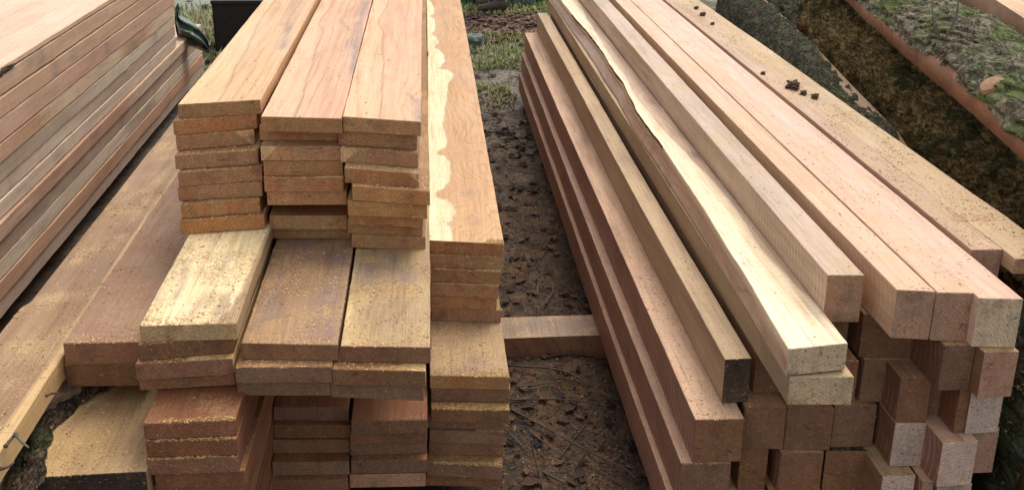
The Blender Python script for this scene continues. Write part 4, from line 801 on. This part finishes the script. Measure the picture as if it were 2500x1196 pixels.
def chips(name, pts, mat, size, kind='stuff', flat=.35, aspect=2.2, stand=0.):
    """pts: list of (pos, normal)"""
    n = len(pts); V = np.zeros((n, 5, 3)); rn = np.zeros((n, 5)); F = []
    for i, (p, nr) in enumerate(pts):
        s_ = size*random.choice((.45, .6, .8, 1, 1, 1.5)); a = random.uniform(0, 6.283)
        t1 = np.array([math.cos(a), math.sin(a), 0]) if abs(nr[2]) > .5 else np.array([math.cos(a), 0, math.sin(a)])
        t1 = t1-nr*np.dot(t1, nr); t1 /= np.linalg.norm(t1)+1e-9; t2 = np.cross(nr, t1); l = s_*random.uniform(.6, aspect); w = s_*random.uniform(.3, .8); h = s_*flat
        t1 = t1+nr*stand*random.random()
        V[i] = (p-t1*l*.5, p+t2*w*.5+nr*h*.3, p+t1*l*.5+nr*h*.5, p-t2*w*.5+nr*h*.3, p+nr*h); rn[i] = random.random()
        b = i*5; F += [(b, b+1, b+4), (b+1, b+2, b+4), (b+2, b+3, b+4), (b+3, b, b+4)]
    o = mesh(name, V.reshape(-1, 3), F, [mat], attrs=dict(rnd=rn.reshape(-1))); return o
def chipmat(name, c, c2, var=.35): 
    nb = NB(name); a = nb.attr('rnd'); col = nb.mix(nb.ramp(a, .1, .9), c, c2); return nb.fin(col, .9, .15)
DENS = {'wood_pink': 1., 'wood_lower_sap': .9, 'wood_lower_tan': .75, 'wood_rusty': .6, 'wood_left_plank': .55, 'wood_slab_top': .8, 'wood_wide_dusty': .8, 'wood_beam': .7, 'wood_deep': .9, 'wood_foot': .3, 'wood_plank': 1., 'wood_peach': .07, 'wood_gold': .09, 'wood_beam_top': .13, 'wood_waney': .08, 'wood_grey_beam': .15, 'wood_yellow': .9, 'bark_slab_edge': .3}
light, dark_, moss_, litter = [], [], [], []
def cast(x, y):
    ok, loc, nr, fi, ob, mx = S.ray_cast(dg, Vector((x, y, 3)), Vector((0, 0, -1)), distance=5); return (np.array(loc), np.array(nr)*(1 if nr.z > 0 else -1), ob) if ok else None
def sample(n, x0, x1, y0, y1, force=None):
    for _ in range(n):
        h = cast(random.uniform(x0, x1), random.uniform(y0, y1)**1.0)
        if h is None or abs(h[1][2]) < .4: continue
        if h[2].name.startswith('ground'): litter.append(h[:2]); continue
        mt = h[2].data.materials[0].name if h[2].type == 'MESH' and h[2].data.materials else ''
        d = DENS.get(mt, .25)
        px_, py_ = h[0][0], h[0][1]; d *= .04+1.7*max(0, .5+.35*math.sin(px_*31+2*math.sin(py_*9))+.35*math.sin(py_*17+3*math.sin(px_*13))+.3*math.sin(px_*67+py_*41))
        if random.random() > d: continue
        (moss_ if mt.startswith('bark') else light if random.random() < .74 else dark_).append(h[:2])
sample(24000, -.95, .25, 1.2, 2.6); sample(9000, -.95, .25, 2.6, 5.2); sample(20000, .45, 1.36, 1.4, 2.8); sample(12000, .5, 1.36, 2.8, 5.2)
sample(30000, 1.2, 2.4, 1.4, 4.8); sample(2500, -2, -1.3, 2.5, 5)
for o in list(BOARDS):
    if o.name.startswith('board') or o.name.startswith('bearer'): continue
    w = o.bound_box[4][0]-o.bound_box[0][0]; yb_ = o.location.y
    for _ in range(int(700*w)):
        h = cast(o.location.x+random.uniform(-.5, .5)*w, yb_+random.uniform(.0, 1.)**2*.035)
        if h and h[1][2] > .5 and not h[2].name.startswith('ground') and DENS.get(h[2].data.materials[0].name if h[2].data.materials else '', .3) > .3: light.append(h[:2])
for px, py, sg, n_ in ((1945, 218, .035, 170), (1985, 238, .02, 50), (1716, 38, .05, 160), (1700, 20, .04, 90), (1760, 80, .05, 70), (1880, 195, .03, 40), (2040, 310, .10, 60)):
    p = onZ(px, py, ZW)
    for _ in range(n_):
        h = cast(p[0]+random.gauss(0, sg*.5), p[1]+random.gauss(0, sg*1.4))
        if h and not h[2].name.startswith('ground'): dark_.append(h[:2])
yel = []
def ybits(bd, n_, u0, u1, depth=.03):
    w_ = bd.bound_box[4][0]-bd.bound_box[0][0]
    for _ in range(n_):
        h = cast(bd.location.x+w_*(random.uniform(u0, u1)-.5), bd.location.y-.004+random.random()**1.5*depth)
        if h and not h[2].name.startswith('ground'): yel.append(h[:2])
ybits(c4b[2][0], 1500, .02, .98); ybits(c4b[4][0], 120, .6, 1.); ybits(c4b[6][0], 260, .4, 1.)
for k_ in (1, 2, 3, 4, 5): ybits(c4[k_][0], 260, .78, .99, .02)
ybits(c4b[0][0], 160, .75, .98, .02)
for k_ in (1, 2): ybits(za[k_][0], 380, .02, .98, .02)
tag(chips('yellow_sawdust', yel, chipmat('chip_yellow', (.60, .42, .19), (.42, .25, .10)), .0038, stand=.5), kind='stuff')
tag(chips('sawdust', light, chipmat('chip_light', (.74, .50, .27), (.46, .26, .13)), .0032), kind='stuff')
tag(chips('wood_crumbs', dark_, chipmat('chip_dark', (.42, .23, .12), (.16, .09, .05)), .0034), kind='stuff')
tag(chips('moss_crumbs', moss_, chipmat('chip_moss', (.40, .27, .12), (.14, .12, .04)), .0065, stand=.8), kind='stuff')
# fibres standing on the sawn ends
fib = []
for _ in range(11000):
    x, z = (random.uniform(-.72, .22), random.uniform(.05, .98)) if random.random() < .5 else (random.uniform(.55, 1.3), random.uniform(.1, .72))
    ok, loc, nr, fi, ob, mx = S.ray_cast(dg, Vector((x, .3, z)), Vector((0, 1, 0)), distance=3)
    if ok and nr.y < -.6 and not ob.name.startswith(('ground', 'board')): fib.append((np.array(loc), np.array(nr)))
tag(chips('sawn_fibres', fib, chipmat('fibre', (.44, .26, .14), (.22, .12, .065)), .0028, aspect=2.6, flat=.3), kind='stuff')
# ground litter: bark crumbs, dead leaves, grass
lit2 = []
for _ in range(22000):
    x, y = random.uniform(.1, .75), random.uniform(1.3, 1.3+7*random.random()**.7)
    lit2.append((np.array([x, y, float(0)]), np.array([0, 0, 1.])))
gzv = gz(np.array([p[0][0] for p in lit2]), np.array([p[0][1] for p in lit2]))
lit2 = [(np.array([p[0], p[1], z_+H]), n_) for (p, n_), z_ in zip(lit2, gzv)]
pal = [lit2[i] for i in range(0, len(lit2), 11)]
tag(chips('pale_wood_bits', pal, chipmat('pale_bits', (.62, .44, .28), (.26, .16, .09)), .0055, stand=.6), kind='stuff')
tag(chips('ground_litter', lit2, chipmat('litter', (.24, .14, .075), (.03, .022, .02)), .008, stand=.5), kind='stuff')
def leaves(n, x0, x1, y0, y1, s0, mat, name):
    V = []; F = []; rn = []
    for i in range(n):
        x, y = random.uniform(x0, x1), random.uniform(y0, y1); z_ = float(gz(x, y))+H+.006; a = random.uniform(0, 6.283); s_ = s0*random.uniform(.6, 1.4); r_ = random.random(); b = len(V)
        ca, sa = math.cos(a), math.sin(a); cu = random.uniform(.2, .9); tw = random.uniform(-.5, .5)
        for k_ in range(7):
            t = k_/6; w = .32*math.sin(math.pi*(t*.9+.05))*(1+.35*math.sin(k_*2.4+i)); l = t-.5
            for sd2 in (-1, 0, 1):
                u_, v_ = l*s_, sd2*w*s_; zz = s_*(cu*(l*l)*.6+.25*abs(sd2)*w*2+tw*l*sd2*.5)
                V.append((x+ca*u_-sa*v_, y+sa*u_+ca*v_, z_+max(0, zz))); rn.append(r_)
        for k_ in range(6):
            for j in (0, 1): q0 = b+k_*3+j; F.append((q0, q0+1, q0+4, q0+3))
    return tag(mesh(name, V, F, [mat], smooth=False, attrs=dict(rnd=rn)), kind='stuff')
leaves(420, .15, .75, 1.4, 4.8, .034, chipmat('leaf', (.15, .085, .05), (.025, .02, .024)), 'fallen_leaves')
leaves(300, .15, .95, 4.4, 7.0, .045, chipmat('leaf_mid', (.22, .15, .12), (.06, .05, .05)), 'fallen_leaves')
leaves(620, .15, .95, 6.7, 7.95, .05, chipmat('leaf_far', (.26, .15, .11), (.09, .06, .055)), 'fallen_leaves')
leaves(200, -2.6, -.8, 5.3, 8.3, .08, chipmat('leaf_side', (.16, .11, .06), (.06, .045, .035)), 'fallen_leaves')
def grass(n, x0, x1, y0, y1, h0, mat, clump=0.):
    V = []; F = []; rn = []
    while len(rn) < n*5:
        x, y = random.uniform(x0, x1), random.uniform(y0, y1)
        if clump and float(vn(np.array([[x*2.6, y*1.9, 0]]), 14)[0]) < clump: continue
        z_ = float(gz(x, y))+H-.005; a = random.uniform(0, 6.283); h = h0*random.uniform(.4, 1.3); w = .0035+h*.02; le = random.uniform(.2, .8)*h; r_ = random.random(); b = len(V)
        dx_, dy_ = math.cos(a), math.sin(a)
        for t, ww in ((0, 1), (.55, .8)): V += [(x-dy_*w*ww+dx_*le*t*t, y+dx_*w*ww+dy_*le*t*t, z_+h*t), (x+dy_*w*ww+dx_*le*t*t, y-dx_*w*ww+dy_*le*t*t, z_+h*t)]
        V.append((x+dx_*le, y+dy_*le, z_+h*(1-.2*le/h))); F += [(b, b+1, b+3, b+2), (b+2, b+3, b+4)]; rn += [r_]*5
    return tag(mesh('grass', V, F, [mat], attrs=dict(rnd=rn)), kind='stuff')
GM = chipmat('grass_blade', (.24, .32, .10), (.40, .40, .20)); GM2 = chipmat('grass_tall', (.10, .22, .09), (.22, .34, .20))
grass(2300, .1, 1.0, 5.4, 7.0, .045, GM, clump=.05); grass(900, .1, 1., 4.9, 6.2, .03, GM, clump=.1); grass(2500, -3., -.8, 5.4, 8., .09, GM, clump=.0); grass(1500, .1, 1.1, 7.7, 8.1, .05, GM)
grass(4200, .1, 1.5, 8.15, 9.6, .28, GM2); grass(700, .5, .9, 8.0, 8.6, .20, chipmat('grass_grey', (.30, .34, .33), (.16, .20, .18))); grass(2500, -3, 3, 9.6, 13, .4, GM2)
